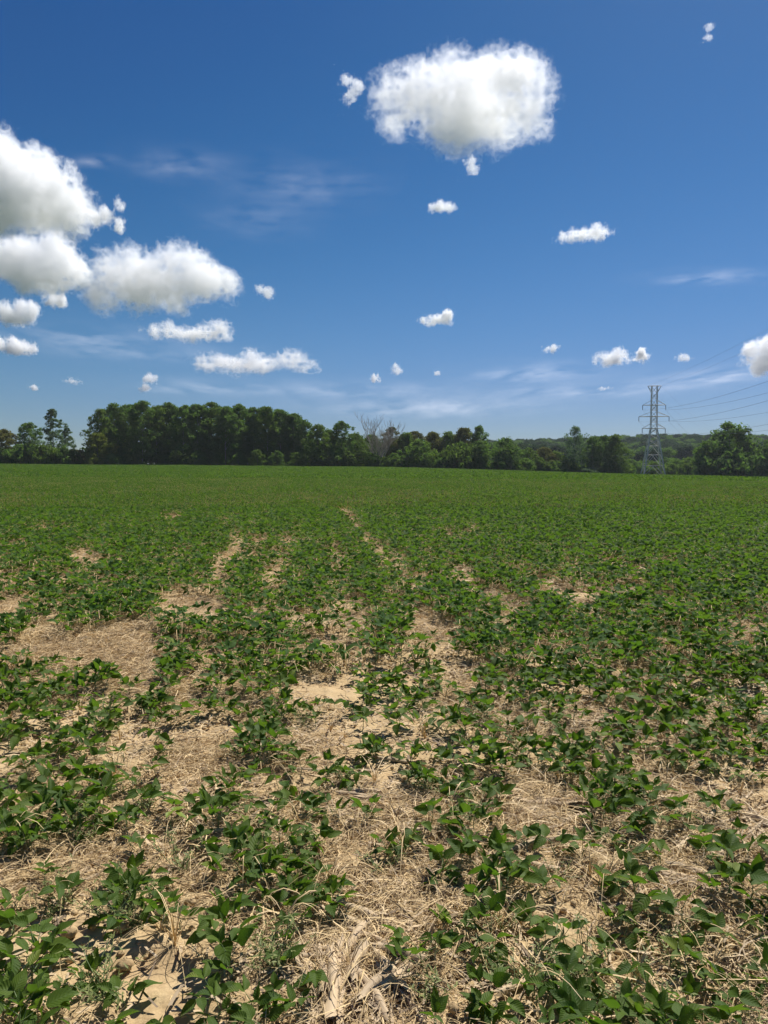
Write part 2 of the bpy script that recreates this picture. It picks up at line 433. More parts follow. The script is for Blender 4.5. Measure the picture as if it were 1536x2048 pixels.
# plants read off the photograph: centre of foliage x, y (pixels of the 1536x2048 photo) and width
HAND = """92,1725,45 30,1772,60 120,1765,55 20,1825,70 255,1715,60 265,1770,110 240,1820,120 300,1745,60 320,1808,50 362,1803,50
60,1890,110 40,1930,100 120,1955,60 170,1925,40 250,1950,60 85,1975,60 40,2030,130 185,2035,90 330,2025,50 10,2000,90
480,1700,90 530,1720,80 575,1710,70 600,1730,50 450,1765,50 525,1770,50 590,1765,70 640,1745,45 665,1775,70 605,1810,40
450,1850,100 575,1840,60 465,1900,70 560,1900,50 418,1950,60 430,1985,60 500,1975,60 525,2010,60 550,1970,50 595,2000,40 645,1940,50
885,1700,60 890,1745,40 960,1715,90 1010,1740,90 950,1765,50 1095,1745,50 910,1820,70 990,1830,70 1080,1800,60 1095,1850,60 1130,1830,50
845,1890,130 965,1905,40 1065,1930,60 1120,1910,60 1130,1950,50 970,1960,50 1020,1980,60 975,2015,40 870,2025,40 1095,1985,40 1140,1985,50 1110,2030,60
1165,1900,70 1200,1730,50 1270,1760,90 1225,1790,50 1245,1820,60 1215,1860,60 1370,1800,70 1400,1860,60 1460,1740,90 1500,1760,90 1520,1790,60
1450,1830,50 1500,1840,50 1530,1900,50 1290,1920,40 1225,1930,50 1380,1905,35 1440,1935,40 1380,1965,35 1235,1980,60 1285,1985,70 1320,2000,90 1340,2025,80
1200,2000,50 1400,2020,60 1455,2010,50 1480,1995,25 1160,2010,50 1215,2035,60
60,1358,45 30,1390,50 100,1380,40 150,1360,40 45,1430,60 115,1430,50 60,1450,40 150,1385,35 190,1360,50 215,1355,50 260,1375,35 215,1400,40 265,1408,30
222,1440,30 310,1430,40 342,1425,35 310,1475,35 325,1495,30 312,1530,25 115,1480,50 158,1490,60 210,1480,25 245,1505,30 60,1520,80 175,1540,70 195,1550,40
110,1550,60 20,1580,60 95,1590,70 155,1590,60 200,1605,60 250,1620,60 265,1555,45 325,1580,45 75,1620,70 150,1640,70 15,1660,70 60,1660,60 185,1655,40 285,1680,45 280,1600,25
410,1370,40 440,1365,50 490,1360,50 520,1380,60 560,1370,50 395,1410,50 450,1400,50 480,1420,40 560,1420,50 530,1430,40 600,1415,40 640,1410,40 630,1435,20
700,1420,35 725,1440,35 740,1390,60 765,1360,60 745,1480,50 725,1495,25 500,1450,50 470,1485,50 540,1470,60 515,1490,50 560,1490,50 580,1500,35 650,1530,50
695,1535,40 715,1545,30 465,1555,60 505,1530,35 545,1560,50 590,1590,50 620,1600,50 665,1595,50 480,1590,60 440,1620,70 420,1580,40 525,1620,60 400,1660,50
480,1660,60 560,1655,60 630,1660,60 520,1680,60 730,1615,25
790,1360,50 865,1355,40 815,1390,60 845,1400,40 890,1375,40 800,1430,50 840,1440,40 940,1400,50 970,1360,50 1000,1380,60 1050,1390,60 1100,1400,60
900,1430,50 930,1445,50 1010,1445,50 1050,1450,40 1090,1430,50 945,1475,50 985,1465,40 970,1495,30 1035,1478,30 780,1480,40 820,1495,50 860,1490,30
910,1500,40 930,1520,30 845,1530,50 890,1535,30 850,1550,35 1100,1480,50 1110,1510,60 1140,1490,50 1130,1540,40 930,1550,25 990,1580,40 915,1570,20
925,1590,25 865,1610,50 850,1640,50 895,1635,40 950,1620,60 995,1620,30 775,1665,50 815,1670,20 945,1670,60 1000,1660,50 1045,1655,50 1110,1670,60
1180,1370,60 1230,1380,50 1290,1370,50 1350,1365,50 1440,1370,60 1240,1440,45 1310,1410,60 1280,1440,40 1320,1440,40 1380,1430,50 1420,1440,50 1450,1400,40
1510,1410,50 1165,1490,50 1210,1470,60 1280,1470,50 1340,1500,50 1380,1500,60 1430,1480,50 1460,1500,50 1510,1470,50 1430,1530,30 1500,1530,50 1180,1530,50
1240,1520,50 1220,1560,60 1265,1550,50 1310,1560,60 1210,1600,60 1270,1610,50 1320,1615,50 1360,1610,45 1215,1660,40 1325,1680,60 1390,1650,40 1410,1670,50
1450,1690,60 1160,1690,30 1270,1655,20 345,1632,-40"""
HAND = [tuple(float(q) for q in s.split(',')) for s in HAND.split()]

# bare patches between y=960 and y=1350 of the photo: x, y, rx, ry
BARE = """780,1140,15,8 802,1165,12,6 470,1075,10,12 462,1120,16,18 455,1185,26,18 420,1215,34,18 210,1175,34,12 140,1205,50,14 30,1170,46,12 240,1265,60,14 330,1300,50,14 510,1120,16,10 560,1190,24,10 688,1026,16,16 700,1042,16,16 715,1062,17,16 735,1085,20,16 752,1104,18,15 765,1122,18,14 30,1100,40,9 170,1130,45,20 100,1165,55,16 25,1235,60,55 95,1265,60,30 350,1212,50,16 400,1240,50,24
440,1150,22,24 330,1155,14,16 480,1100,12,18 520,1092,22,10 600,1250,40,22 170,1310,110,38 60,1320,80,36 640,1285,26,10 835,1172,18,12 1000,1200,34,14 1150,1212,30,9 1140,1285,30,10
1280,1182,22,12 1340,1205,20,9 1500,1275,36,38 1440,1305,60,12 935,1075,14,7 860,1050,14,5 290,1055,12,5 10,980,18,4 60,976,10,3 1195,990,18,3 345,1040,28,9 250,1180,30,12
830,1230,22,12 900,1210,18,8 780,1020,10,4 880,1048,10,4 450,1050,14,5 1090,1330,40,14 540,1330,40,16 430,1320,50,18 300,1340,50,18 700,1310,26,12""".split()
BARE = [tuple(float(q) for q in s.split(',')) for s in BARE]
def bare_amount(px, py):
    b = np.zeros(np.shape(px))
    wob = .55 + .9 * fbm2(np.asarray(px) / 22., np.asarray(py) / 14., 3, 77)
    for x, y, a, c in BARE:
        q = ((px - x) / a) ** 2 + ((py - y) / c) ** 2
        b = np.maximum(b, np.clip(1.25 - q * wob, 0, 1))
    return b
ROW_AZ = math.atan((640 - 768) / F)
rc, rs = math.cos(ROW_AZ), math.sin(ROW_AZ)
ROWSP = .90
def crop_density(x, y):
    """0..1 share of ground under crop leaves"""
    px, py = to_px(x, y, terrain(x, y))
    rcoord = x * rc - y * rs
    row = .5 + .5 * np.cos(rcoord / ROWSP * 2 * np.pi + 1.6 + .8 * (fbm2(x * .4, y * .15, 2, 5) - .5))
    d = np.hypot(x, y)
    nz = fbm2(x * 2.6, y * 1.9, 4, 31); big = fbm2(x * .5 + 3, y * .22, 3, 51)
    side = np.clip(px / 1536., 0, 1)
    thick = .53 + .29 * side - .07 * np.clip((px < 620) * (py < 1400) * (d < 16), 0, 1) + .34 * np.clip((d - 9) / 26, 0, 1)
    v = thick + (nz - .5) * .9 + (big - .5) * 1.1 + (row - .5) * .30 * np.clip((60 - d) / 40, 0, 1)
    v = np.where(d > 34, np.maximum(v, .50 + (nz - .5) * .3), v)
    return np.clip(v, 0, 1) * (1 - .84 * bare_amount(px, py))

LABELS = {}
def place_phrase(x, y, z):
    px, py = to_px(x, y, z)
    return int(round(px / 15.36)), int(round((2048 - py) / 20.48)), px, py
used_labels = set()
_ones = "zero one two three four five six seven eight nine ten eleven twelve thirteen fourteen fifteen sixteen seventeen eighteen nineteen".split()
_tens = "x x twenty thirty forty fifty sixty seventy eighty ninety".split()
def NW(n):
    n = int(n)
    if n < 20: return _ones[n]
    if n >= 100: return "a hundred"
    return _tens[n // 10] + ("-" + _ones[n % 10] if n % 10 else "")
def where(x, y, z, head):
    a, b, px, py = place_phrase(x, y, z)
    a = min(max(a, 0), 100); b = max(b, 0)
    for da in (0, 1, -1, 2, -2, 3, -3):
        l = f"{head}, {NW(min(max(a + da, 0), 100))} percent across and {NW(b)} percent up the photo"
        if l not in used_labels: used_labels.add(l); return l
    return l

# near plants ---------------------------------------------------------------
near_pts = []            # x, y, kind, scale
occ = []
for cx, cyy, wd in HAND:
    yel = wd < 0; wd = abs(wd)
    # foliage centre stands about 9 cm above the soil
    d = ray(cx, cyy); hz = .08 if wd < 50 else .11
    t = (CAM_Z - hz) / -d[2]; x, y = d[0] * t, d[1] * t
    wm = wd * y / F
    if yel: k, sc = 'Y', 1.0
    elif wm < .12: k, sc = 'A', max(.75, wm / .12) * 1.05
    elif wm < .19: k, sc = 'B', wm / .17 * 1.1
    else: k, sc = 'C', min(wm / .24, 1.15) * 1.05
    if y < 3.2: sc *= .94
    near_pts.append((x, y, k, sc)); occ.append((x, y))
fx, fy = np.meshgrid(np.arange(-4, 4, .21), np.arange(2.7, 6.0, .21))
fx = fx.ravel() + rng.uniform(-.09, .09, fx.size); fy = fy.ravel() + rng.uniform(-.09, .09, fy.size)
fd = crop_density(fx, fy); oc = np.array(occ)
fpx, fpy = to_px(fx, fy, 0 * fx)
clear = np.zeros(fx.size)
for cx, cy_, rx, ry in ((330, 1850, 130, 130), (110, 1710, 120, 50), (300, 1500, 60, 60), (720, 1850, 130, 170), (1390, 1900, 110, 80), (730, 1620, 80, 80), (1380, 1600, 120, 45), (800, 1700, 90, 60)):
    clear = np.maximum(clear, np.exp(-(((fpx - cx) / rx) ** 2 + ((fpy - cy_) / ry) ** 2) ** 2))
for i in range(len(fx)):
    if abs(fx[i]) > fy[i] * .53 + .1 or clear[i] > .35: continue
    if np.min(np.hypot(oc[:, 0] - fx[i], oc[:, 1] - fy[i])) < .10: continue
    if rnd.random() < (fd[i] - .22) * 1.1 * min(1, (fy[i] - 1.7) / 2.5):
        near_pts.append((fx[i], fy[i], 'A' if rnd.random() < .35 else 'B', rnd.uniform(.8, 1.1)))
n_hand = len(near_pts)
print('near', n_hand)
# companions thicken the listed clumps behind the first four metres
# automatic plants up from y = 1345 px (about 6 m away)
cand = []
Y0, Y1 = 5.85, 26.0
gx, gy = np.meshgrid(np.arange(-16, 16, .205), np.arange(Y0, Y1, .205))
gx = gx.ravel() + rng.uniform(-.09, .09, gx.size); gy = gy.ravel() + rng.uniform(-.1, .1, gy.size)
ok = np.abs(gx) < gy * .535 + .5
gx, gy = gx[ok], gy[ok]
dn = crop_density(gx, gy)
keep = rng.random(gx.size) < np.clip((dn - .22) * 2.1, 0, 1)
gx, gy, dn = gx[keep], gy[keep], dn[keep]
order = np.argsort(gy)
gx, gy, dn = gx[order], gy[order], dn[order]
n_ind = 0
near_pts.sort(key=lambda q: q[1])
near_rest = near_pts[300:]; near_pts = near_pts[:300]
SIZEW = {'A': ("small", "seedling with one or two leaves"), 'B': ("medium", "soybean plant with a few leaves"), 'C': ("bushy", "soybean plant with many leaves"), 'Y': ("small yellow-green", "soybean seedling")}
for i, (x, y, k, sc) in enumerate(near_pts):
    z = float(gz(x, y)); j = i % len(PM[k])
    root = empty("soybean_plant", (x, y, z - .004), rnd.uniform(0, 6.28), sc)
    root.rotation_euler[0] = rnd.uniform(-.12, .12); root.rotation_euler[1] = rnd.uniform(-.12, .12)
    head = {'A': "small soybean seedling", 'B': "thin soybean plant", 'C': "bushy soybean plant", 'Y': "yellow-green soybean seedling"}[k]
    tag(root, where(x, y, z + .1, head), "soybean plant", "soybean plants in the near field")
    obj("leaves", PM[k][j][0], root); obj("stem", PM[k][j][1], root)

# ------------------------------------------------------------------ instancing by geometry nodes (stuff only)
LIB = bpy.data.collections.new("library")
def scatter(name, pts, protos, label, mats=None):
    """pts: array n x (x, y, z, rot, scale, index); one object holding them all"""
    pts = np.asarray(pts, float)
    me = bpy.data.meshes.new(name)
    me.vertices.add(len(pts)); me.vertices.foreach_set('co', pts[:, :3].astype(np.float32).ravel())
    rot = np.zeros((len(pts), 3), np.float32); rot[:, 2] = pts[:, 3]
    a = me.attributes.new('rot', 'FLOAT_VECTOR', 'POINT'); a.data.foreach_set('vector', rot.ravel())
    a = me.attributes.new('scl', 'FLOAT', 'POINT'); a.data.foreach_set('value', pts[:, 4].astype(np.float32))
    a = me.attributes.new('idx', 'INT', 'POINT'); a.data.foreach_set('value', pts[:, 5].astype(np.int32))
    o = obj(name, me)
    g = bpy.data.node_groups.new(name, 'GeometryNodeTree')
    g.interface.new_socket('Geometry', in_out='INPUT', socket_type='NodeSocketGeometry')
    g.interface.new_socket('Geometry', in_out='OUTPUT', socket_type='NodeSocketGeometry')
    gi = g.nodes.new('NodeGroupInput'); go = g.nodes.new('NodeGroupOutput')
    iop = g.nodes.new('GeometryNodeInstanceOnPoints'); jn = g.nodes.new('GeometryNodeJoinGeometry')
    for p in protos:
        oi = g.nodes.new('GeometryNodeObjectInfo'); oi.inputs['Object'].default_value = p
        oi.inputs['As Instance'].default_value = False
        ti = g.nodes.new('GeometryNodeGeometryToInstance')
        g.links.new(oi.outputs['Geometry'], ti.inputs[0]); g.links.new(ti.outputs[0], jn.inputs[0])
    def na(nm, ty):
        n = g.nodes.new('GeometryNodeInputNamedAttribute'); n.data_type = ty; n.inputs[0].default_value = nm
        return n.outputs['Attribute']
    g.links.new(gi.outputs[0], iop.inputs['Points']); g.links.new(jn.outputs[0], iop.inputs['Instance'])
    iop.inputs['Pick Instance'].default_value = True
    g.links.new(na('idx', 'INT'), iop.inputs['Instance Index'])
    g.links.new(na('rot', 'FLOAT_VECTOR'), iop.inputs['Rotation'])
    g.links.new(na('scl', 'FLOAT'), iop.inputs['Scale'])
    g.links.new(iop.outputs[0], go.inputs[0])
    m = o.modifiers.new("scatter", 'NODES'); m.node_group = g
    tag(o, label, None, None, "stuff")
    return o

def two_mat(name, parts):
    """one mesh from [(MB, material)] for the library"""
    vs, fs, uvs, as_, mi = [], [], [], [], []; n = 0
    for k, (mb, m) in enumerate(parts):
        v, f, uv, a = mb.arrays(); vs.append(v); fs.append(f + n); n += len(v); uvs.append(uv); as_.append(a); mi.append(np.full(len(f), k))
    me = mesh_from(name, np.vstack(vs), np.vstack(fs), None, np.vstack(uvs), np.concatenate(as_))
    for _, m in parts: me.materials.append(m)
    me.polygons.foreach_set('material_index', np.concatenate(mi).astype(np.int32))
    return obj(name, me, link=False)

# crop protos: single plants (8.5-26 m), 1 m patches (26-75 m), 3 m patches (75 m to the trees)
mid_protos = []
for i in range(10):
    fol, st = soy_plant(500 + i, 8 + i % 4, .125, .18 + .015 * (i % 4), L=.078, nx=2, ny=4, lowstem=True)
    sw = MB(); r_ = random.Random(i)
    for k in range(7 + 3 * (i % 3)):
        az = r_.uniform(0, 6.28); L2 = r_.uniform(.08, .2); h2 = r_.uniform(.03, .18); x_, y_ = r_.uniform(-.12, .12), r_.uniform(-.12, .12)
        tube(sw, [(x_, y_, 0), (x_ + math.cos(az) * L2 * .4, y_ + math.sin(az) * L2 * .4, h2), (x_ + math.cos(az) * L2, y_ + math.sin(az) * L2, h2 * r_.uniform(.5, 1.0))], [.0026, .0024, .0018], 3, r_.uniform(.5, 1))
    mid_protos.append(two_mat("soy_mid", [(fol, M_SOYF), (st, M_STEM), (sw, M_STRAW)]))

def straw_strand(mb, p, az, L, wdt, arch, r, a, seg=5):
    cur = r.uniform(-1.6, 1.6); pts = []; x, y = p[0], p[1]
    lift0 = r.uniform(.001, .012)
    for k in range(seg + 1):
        q = k / seg
        pts.append((x, y, p[2] + lift0 + arch * math.sin(q * math.pi * r.uniform(.8, .95))))
        x += math.cos(az) * L / seg; y += math.sin(az) * L / seg; az += cur / seg
    pts = np.array(pts); t = np.gradient(pts, axis=0); s = np.cross(t, [0, 0, 1]); s /= np.linalg.norm(s, axis=1)[:, None] + 1e-9
    tw = r.uniform(-1, 1); n_ = np.cross(s, t); n_ /= np.linalg.norm(n_, axis=1)[:, None] + 1e-9
    s = s * math.cos(tw) + n_ * math.sin(tw)
    wv = wdt * .5 * np.linspace(1, .35, seg + 1)[:, None]
    v = np.concatenate([pts - s * wv, pts + s * wv]); m = seg + 1
    i = np.arange(seg); f = np.stack([i, i + m, i + m + 1, i + 1], -1)
    mb.add(v, f, a=a)

def canopy_patch(seed, size, n_leaves, L, h, dryf=.22):
    r = random.Random(seed); fol = MB(); st = MB()
    for k in range(n_leaves):
        x, y = r.uniform(-.55, .55) * size, r.uniform(-.55, .55) * size
        z = h * (1 - r.random() ** 2.2 * .8) * r.uniform(.75, 1.15)
        az = r.uniform(0, 6.28); e = r.uniform(-.7, 1.0)
        l = L * r.uniform(.7, 1.2)
        leaflet(fol, (x, y, z), (math.cos(az) * math.cos(e), math.sin(az) * math.cos(e), math.sin(e)), l, l * .55, r.uniform(.1, .6), .1, r.uniform(-1, 1), 2, 2, r.random())
    for k in range(int(n_leaves * dryf)):
        x, y = r.uniform(-.5, .5) * size, r.uniform(-.5, .5) * size
        az = r.uniform(0, 6.28)
        tip = (x + math.cos(az) * .1, y + math.sin(az) * .1, h * r.uniform(.8, 1.35))
        tube(st, [(x, y, 0), tip], [.004 * L / .075, .002 * L / .075], 3, r.random())
    return two_mat("soy_patch", [(fol, M_SOYF), (st, M_STRAW)])
near_protos = []
for kk in ('B', 'C'):
    for fol, st in PROTO[kk][:8]: near_protos.append(two_mat("soy_near", [(fol, M_SOY), (st, M_STEM)]))
p1 = [canopy_patch(600 + i, 1.0, (300, 300, 260, 240, 180, 150)[i], .078, .22, (.08, .08, .12, .18, .35, .5)[i]) for i in range(6)]
p3 = [canopy_patch(650 + i, 3.0, 760, .165, .28, (.03, .04, .03, .07, .14, .14)[i]) for i in range(6)]

mid = [(gx[i], gy[i], float(gz(gx[i], gy[i])), rnd.uniform(0, 6.28), rnd.uniform(.85, 1.2), rnd.randrange(10)) for i in range(n_ind, len(gx))]
def grid_patch(y0, y1, sp, margin=2.0, thr=.3):
    a, b = np.meshgrid(np.arange(-y1 * .56 - 4, y1 * .56 + 4, sp), np.arange(y0, y1, sp))
    a = a.ravel() + rng.uniform(-.3, .3, a.size) * sp; b = b.ravel() + rng.uniform(-.3, .3, b.size) * sp
    k = np.abs(a) < b * .53 + margin; a, b = a[k], b[k]
    return a, b
def field_edge(x): return np.interp(x, [-140, -101, -50, 0, 45, 76, 95, 113, 160], [194, 198, 205, 216, 226, 238, 262, 240, 236])
crop = list(mid)
for x_, y_, k_, s_ in near_rest: crop.append((x_, y_, float(gz(x_, y_)), rnd.uniform(0, 6.28), s_, 22 + rnd.randrange(8) + (8 if k_ == 'C' else 0)))
a, b = grid_patch(26, 75, .78)
dn2 = crop_density(a, b); k = rng.random(a.size) < np.clip((dn2 - .2) * 2.6, 0, 1); a, b = a[k], b[k]
crop += [(x, y, float(z), rnd.uniform(0, 6.28), rnd.uniform(.85, 1.2), 10 + (rnd.randrange(4) if q < .56 else 2 + rnd.randrange(4))) for x, y, z, q in zip(a, b, gz(a, b), fbm2(a * .35, b * .12, 3, 91))]
a, b = grid_patch(75, 268, 2.3, 8)
k = (b < field_edge(a)); a, b = a[k], b[k]
dn2 = crop_density(a, b); k = dn2 > .25; a, b = a[k], b[k]
crop += [(x, y, float(z), rnd.uniform(0, 6.28), rnd.uniform(.85, 1.15), 16 + (rnd.randrange(4) if q < .57 else 2 + rnd.randrange(4))) for x, y, z, q in zip(a, b, gz(a, b), fbm2(a * .06, b * .02, 3, 92))]
# Join Geometry feeds its links last-first, so the prototype list is handed over reversed
scatter("soybean_crop", crop, (mid_protos + p1 + p3 + near_protos)[::-1], "dense green soybean crop covering the field out to the trees")
print("crop instances", len(crop))

# ------------------------------------------------------------------ straw litter
def straw_mat_patch(seed, size, n, wmul=1.0, lmul=1.0):
    r = random.Random(seed); mb = MB()
    for k in range(n):
        p = (r.gauss(0, .3) * size, r.gauss(0, .3) * size, 0)
        long_ = r.random() < .25
        straw_strand(mb, p, r.uniform(0, 6.28), (r.uniform(.10, .24) if long_ else r.uniform(.02, .10)) * lmul, (r.uniform(.0012, .0032) if r.random() < .82 else r.uniform(.004, .0075)) * wmul, r.uniform(0, .05) if long_ else r.uniform(0, .012), r, r.random(), 5 if long_ else 3)
    return two_mat("straw_patch", [(mb, M_STRAW)])
sp_near = [straw_mat_patch(700 + i, .34, 170) for i in range(7)]
sp_far = [straw_mat_patch(720 + i, 1.0, 260, 2.2, 1.5) for i in range(4)]
def straw_weight(x, y):
    px, py = to_px(x, y, 0 * x)
    wv = fbm2(x * 1.7 + 9, y * 1.7, 3, 61)
    # nearly clean soil in the lower left, thick litter in the middle and right
    for cx, cy_, rx, ry in ((110, 1900, 170, 90), (320, 1920, 110, 120), (100, 1710, 90, 40), (300, 1520, 80, 50), (1400, 1930, 90, 60), (90, 2000, 120, 40), (450, 1470, 60, 25), (720, 1380, 60, 30)):
        wv = wv - .42 * np.exp(-((px - cx) / rx) ** 2 - ((py - cy_) / ry) ** 2)
    for cx, cy_, rx, ry in ((720, 1800, 130, 160), (1050, 1600, 200, 90), (900, 1850, 120, 90), (1350, 1620, 160, 60), (160, 1310, 160, 60), (560, 1500, 160, 60)):
        wv = wv + .3 * np.exp(-((px - cx) / rx) ** 2 - ((py - cy_) / ry) ** 2)
    return wv
L_ = []
a, b = np.meshgrid(np.arange(-7, 7, .13), np.arange(1.5, 10.5, .13)); a = a.ravel() + rng.uniform(-.06, .06, a.size); b = b.ravel() + rng.uniform(-.06, .06, b.size)
k = np.abs(a) < b * .56 + .3; a, b = a[k], b[k]
k = rng.random(a.size) < np.clip((straw_weight(a, b) - .36) * 2.6, .04, 1); a, b = a[k], b[k]
L_ += [(x, y, float(z), rnd.uniform(0, 6.28), rnd.uniform(.7, 1.25), rnd.randrange(7)) for x, y, z in zip(a, b, gz(a, b))]
a, b = np.meshgrid(np.arange(-33, 33, .55), np.arange(9.8, 60, .55)); a = a.ravel() + rng.uniform(-.25, .25, a.size); b = b.ravel() + rng.uniform(-.25, .25, b.size)
k = np.abs(a) < b * .56 + 1; a, b = a[k], b[k]
k = rng.random(a.size) < .95; a, b = a[k], b[k]
L_ += [(x, y, float(z), rnd.uniform(0, 6.28), rnd.uniform(.8, 1.2), 7 + rnd.randrange(4)) for x, y, z in zip(a, b, gz(a, b))]
scatter("straw_litter", L_, (sp_near + sp_far)[::-1], "loose dry golden straw littering the soil between the plants")
print("straw instances", len(L_))

# ------------------------------------------------------------------ dry grass tufts, weeds, corn stalk pieces
def tuft(seed, n, h, spread):
    r = random.Random(seed); mb = MB()
    for k in range(n):
        az = r.uniform(0, 6.28); lean = r.uniform(.25, 1.2) * spread; hh = h * r.uniform(.25, 1.1); a = r.uniform(.55, 1); droop_ = r.uniform(1.5, 3.2); lean *= (1 + droop_ * .5)
        pts = []; seg = 6
        for q in np.linspace(0, 1, seg + 1):
            pts.append((math.cos(az) * lean * q ** 1.4, math.sin(az) * lean * q ** 1.4, hh * math.sin(q * droop_) - .01))
        pts = np.array(pts); s = np.array([-math.sin(az + .4), math.cos(az + .4), .2]); wv = (.0014 + .0016 * r.random()) * np.linspace(1, .3, seg + 1)[:, None]
        v = np.concatenate([pts - s * wv, pts + s * wv]); i = np.arange(seg); m = seg + 1
        mb.add(v, np.stack([i, i + m, i + m + 1, i + 1], -1), a=a)
    v, f, uv, a = mb.arrays()
    return mesh_from("dry_grass", v, f, M_STRAW, uv, a)
TUFT = [tuft(800 + i, 7 + 3 * i, .10 + .015 * (i % 3), .10) for i in range(6)]
TP = """470,1790 515,1830 430,1760 600,1650 640,1700 660,1780 800,1820 810,1700 930,1850 1040,1850 880,1870 1000,1860 1060,1700 1030,1640 1330,1580 1400,1590 1380,1640 1180,1760 1200,1840 1210,1770
1270,1960 1420,1940 320,1870 350,1900 130,1810 95,1800 20,1700 60,1740 30,1480 20,1440 90,1400 160,1420 240,1480 170,1400 110,1360 230,1560 290,1440 520,1540 490,1760 690,1480 660,1470 590,1590 330,1710
900,1620 790,1640 1090,1590 750,1560 850,1480 700,1880 560,1860 700,1960 760,1900 60,1290 150,1270 200,1330 1500,1290 1480,1590 1340,1900 1060,1960 1120,1560""".split()
for i, s_ in enumerate(TP):
    px, py = map(float, s_.split(',')); x, y = ground_at(px, py); z = float(gz(x, y))
    o = obj("dry_grass_tuft", TUFT[i % 6]); o.location = (x, y, z); o.rotation_euler = (0, 0, rnd.uniform(0, 6.28)); q = rnd.uniform(.7, 1.2); o.scale = (q, q, q)
    tag(o, where(x, y, z + .05, rnd.choice(["arching dry grass tuft", "golden dead grass tuft"])), "dry grass", "dead grass tufts between the soybeans")

def weed(seed):
    r = random.Random(seed); fol = MB(); st = MB()
    for k in range(13):
        az = r.uniform(0, 6.28); L = r.uniform(.05, .15); e = r.uniform(.15, 1.1)
        pts = [np.array([0, 0, -.005])]; d = np.array([math.cos(az) * math.cos(e), math.sin(az) * math.cos(e), math.sin(e)])
        for q in range(4):
            d = d + np.array([r.uniform(-.3, .3), r.uniform(-.3, .3), r.uniform(-.2, .2)]); d /= np.linalg.norm(d); pts.append(pts[-1] + d * L / 4)
        pts = np.array(pts); pts[:, 2] = np.maximum(pts[:, 2], -.005); tube(st, pts, [.0014, .0013, .0011, .001, .0008], 4)
        for q in range(9):
            b_ = pts[min(4, 1 + q // 2)]; aa = r.uniform(0, 6.28); ee = r.uniform(-.2, 1)
            leaflet(fol, b_ + np.array([0, 0, .001]), (math.cos(aa) * math.cos(ee), math.sin(aa) * math.cos(ee), math.sin(ee)), r.uniform(.012, .028), r.uniform(.004, .008), .3, .1, 0, 2, 3, r.random())
    return fol, st
WP = []
for i in range(4):
    fol, st = weed(900 + i); v, f, uv, a = fol.arrays(); m1 = mesh_from("weed_leaves", v, f, M_WEED, uv, a); v, f, uv, a = st.arrays(); WP.append((m1, mesh_from("weed_stem", v, f, M_STEM, uv, a)))
WL = """235,1840 265,1850 250,1800 215,1830 130,1800 100,1830 190,1970 210,2000 515,1930 545,1950 560,1940 590,1720 580,1780 520,1750 1010,1860 1030,1960 1060,1960 1165,1930 1150,1960 940,1640 900,1480 970,1450
855,1570 870,1580 180,1660 160,1690 130,1665 290,1620 250,1590 210,1430 200,1460 560,1440 605,1450 1190,1600 1260,1590 1330,1640 1240,1700 1040,1500 830,1420 1310,1990 1240,2030 860,2010 1500,2020 1330,1870 1350,1930 360,1740 30,1690 770,1740 1110,1760 690,1560""".split()
for i, s_ in enumerate(WL):
    px, py = map(float, s_.split(',')); x, y = ground_at(px, py); z = float(gz(x, y)); q = rnd.uniform(.8, 1.25)
    root = empty("weed", (x, y, z), rnd.uniform(0, 6.28), q)
    tag(root, where(x, y, z + .03, "pale green low weed"), "weed", "small weeds among the soybeans")
    obj("leaves", WP[i % 4][0], root); obj("stem", WP[i % 4][1], root)

def stalk(seed, L, wd):
    """split, shredded piece of corn stalk: a curved shell with ragged ends"""
    r = random.Random(seed); mb = MB(); n = 9; m = 7
    arc = r.uniform(1.8, 4.2); V = []
    for i in range(n + 1):
        q = i / n; bend = math.sin(q * 3) * .01
        for j in range(m + 1):
            u = j / m; an = (u - .5) * arc
            xx = (q - .5) * L + (r.uniform(-.03, .03) if i in (0, n) else r.uniform(-.003, .003))
            rad = wd * .5 * (1 + .12 * math.sin(q * 11 + seed) + .04 * r.uniform(-1, 1))
            V.append((xx, math.sin(an) * rad + bend, math.cos(an) * rad + r.uniform(-.0006, .0006)))
    mm = m + 1
    f = [(i * mm + j, i * mm + j + 1, (i + 1) * mm + j + 1, (i + 1) * mm + j) for i in range(n) for j in range(m)]
    V = np.array(V); mb.add(V, f, a=r.uniform(.3, 1))
    W = V.copy(); W[:, 1:] *= .80; mb.add(W, np.array(f)[:, ::-1], a=r.uniform(.2, .6))
    for k in range(4):         # loose fibres
        straw_strand(mb, (r.uniform(-.5, .3) * L, r.uniform(-.4, .4) * wd, wd * .3), r.uniform(-.3, .3), L * r.uniform(.3, .6), .0022, .004, r, r.random(), 4)
    v, f, uv, a = mb.arrays(); return mesh_from("corn_stalk_piece", v, f, M_STALK, uv, a)
ST = [stalk(1000 + i, .13 + .03 * (i % 5), .020 + .006 * (i % 3)) for i in range(10)]
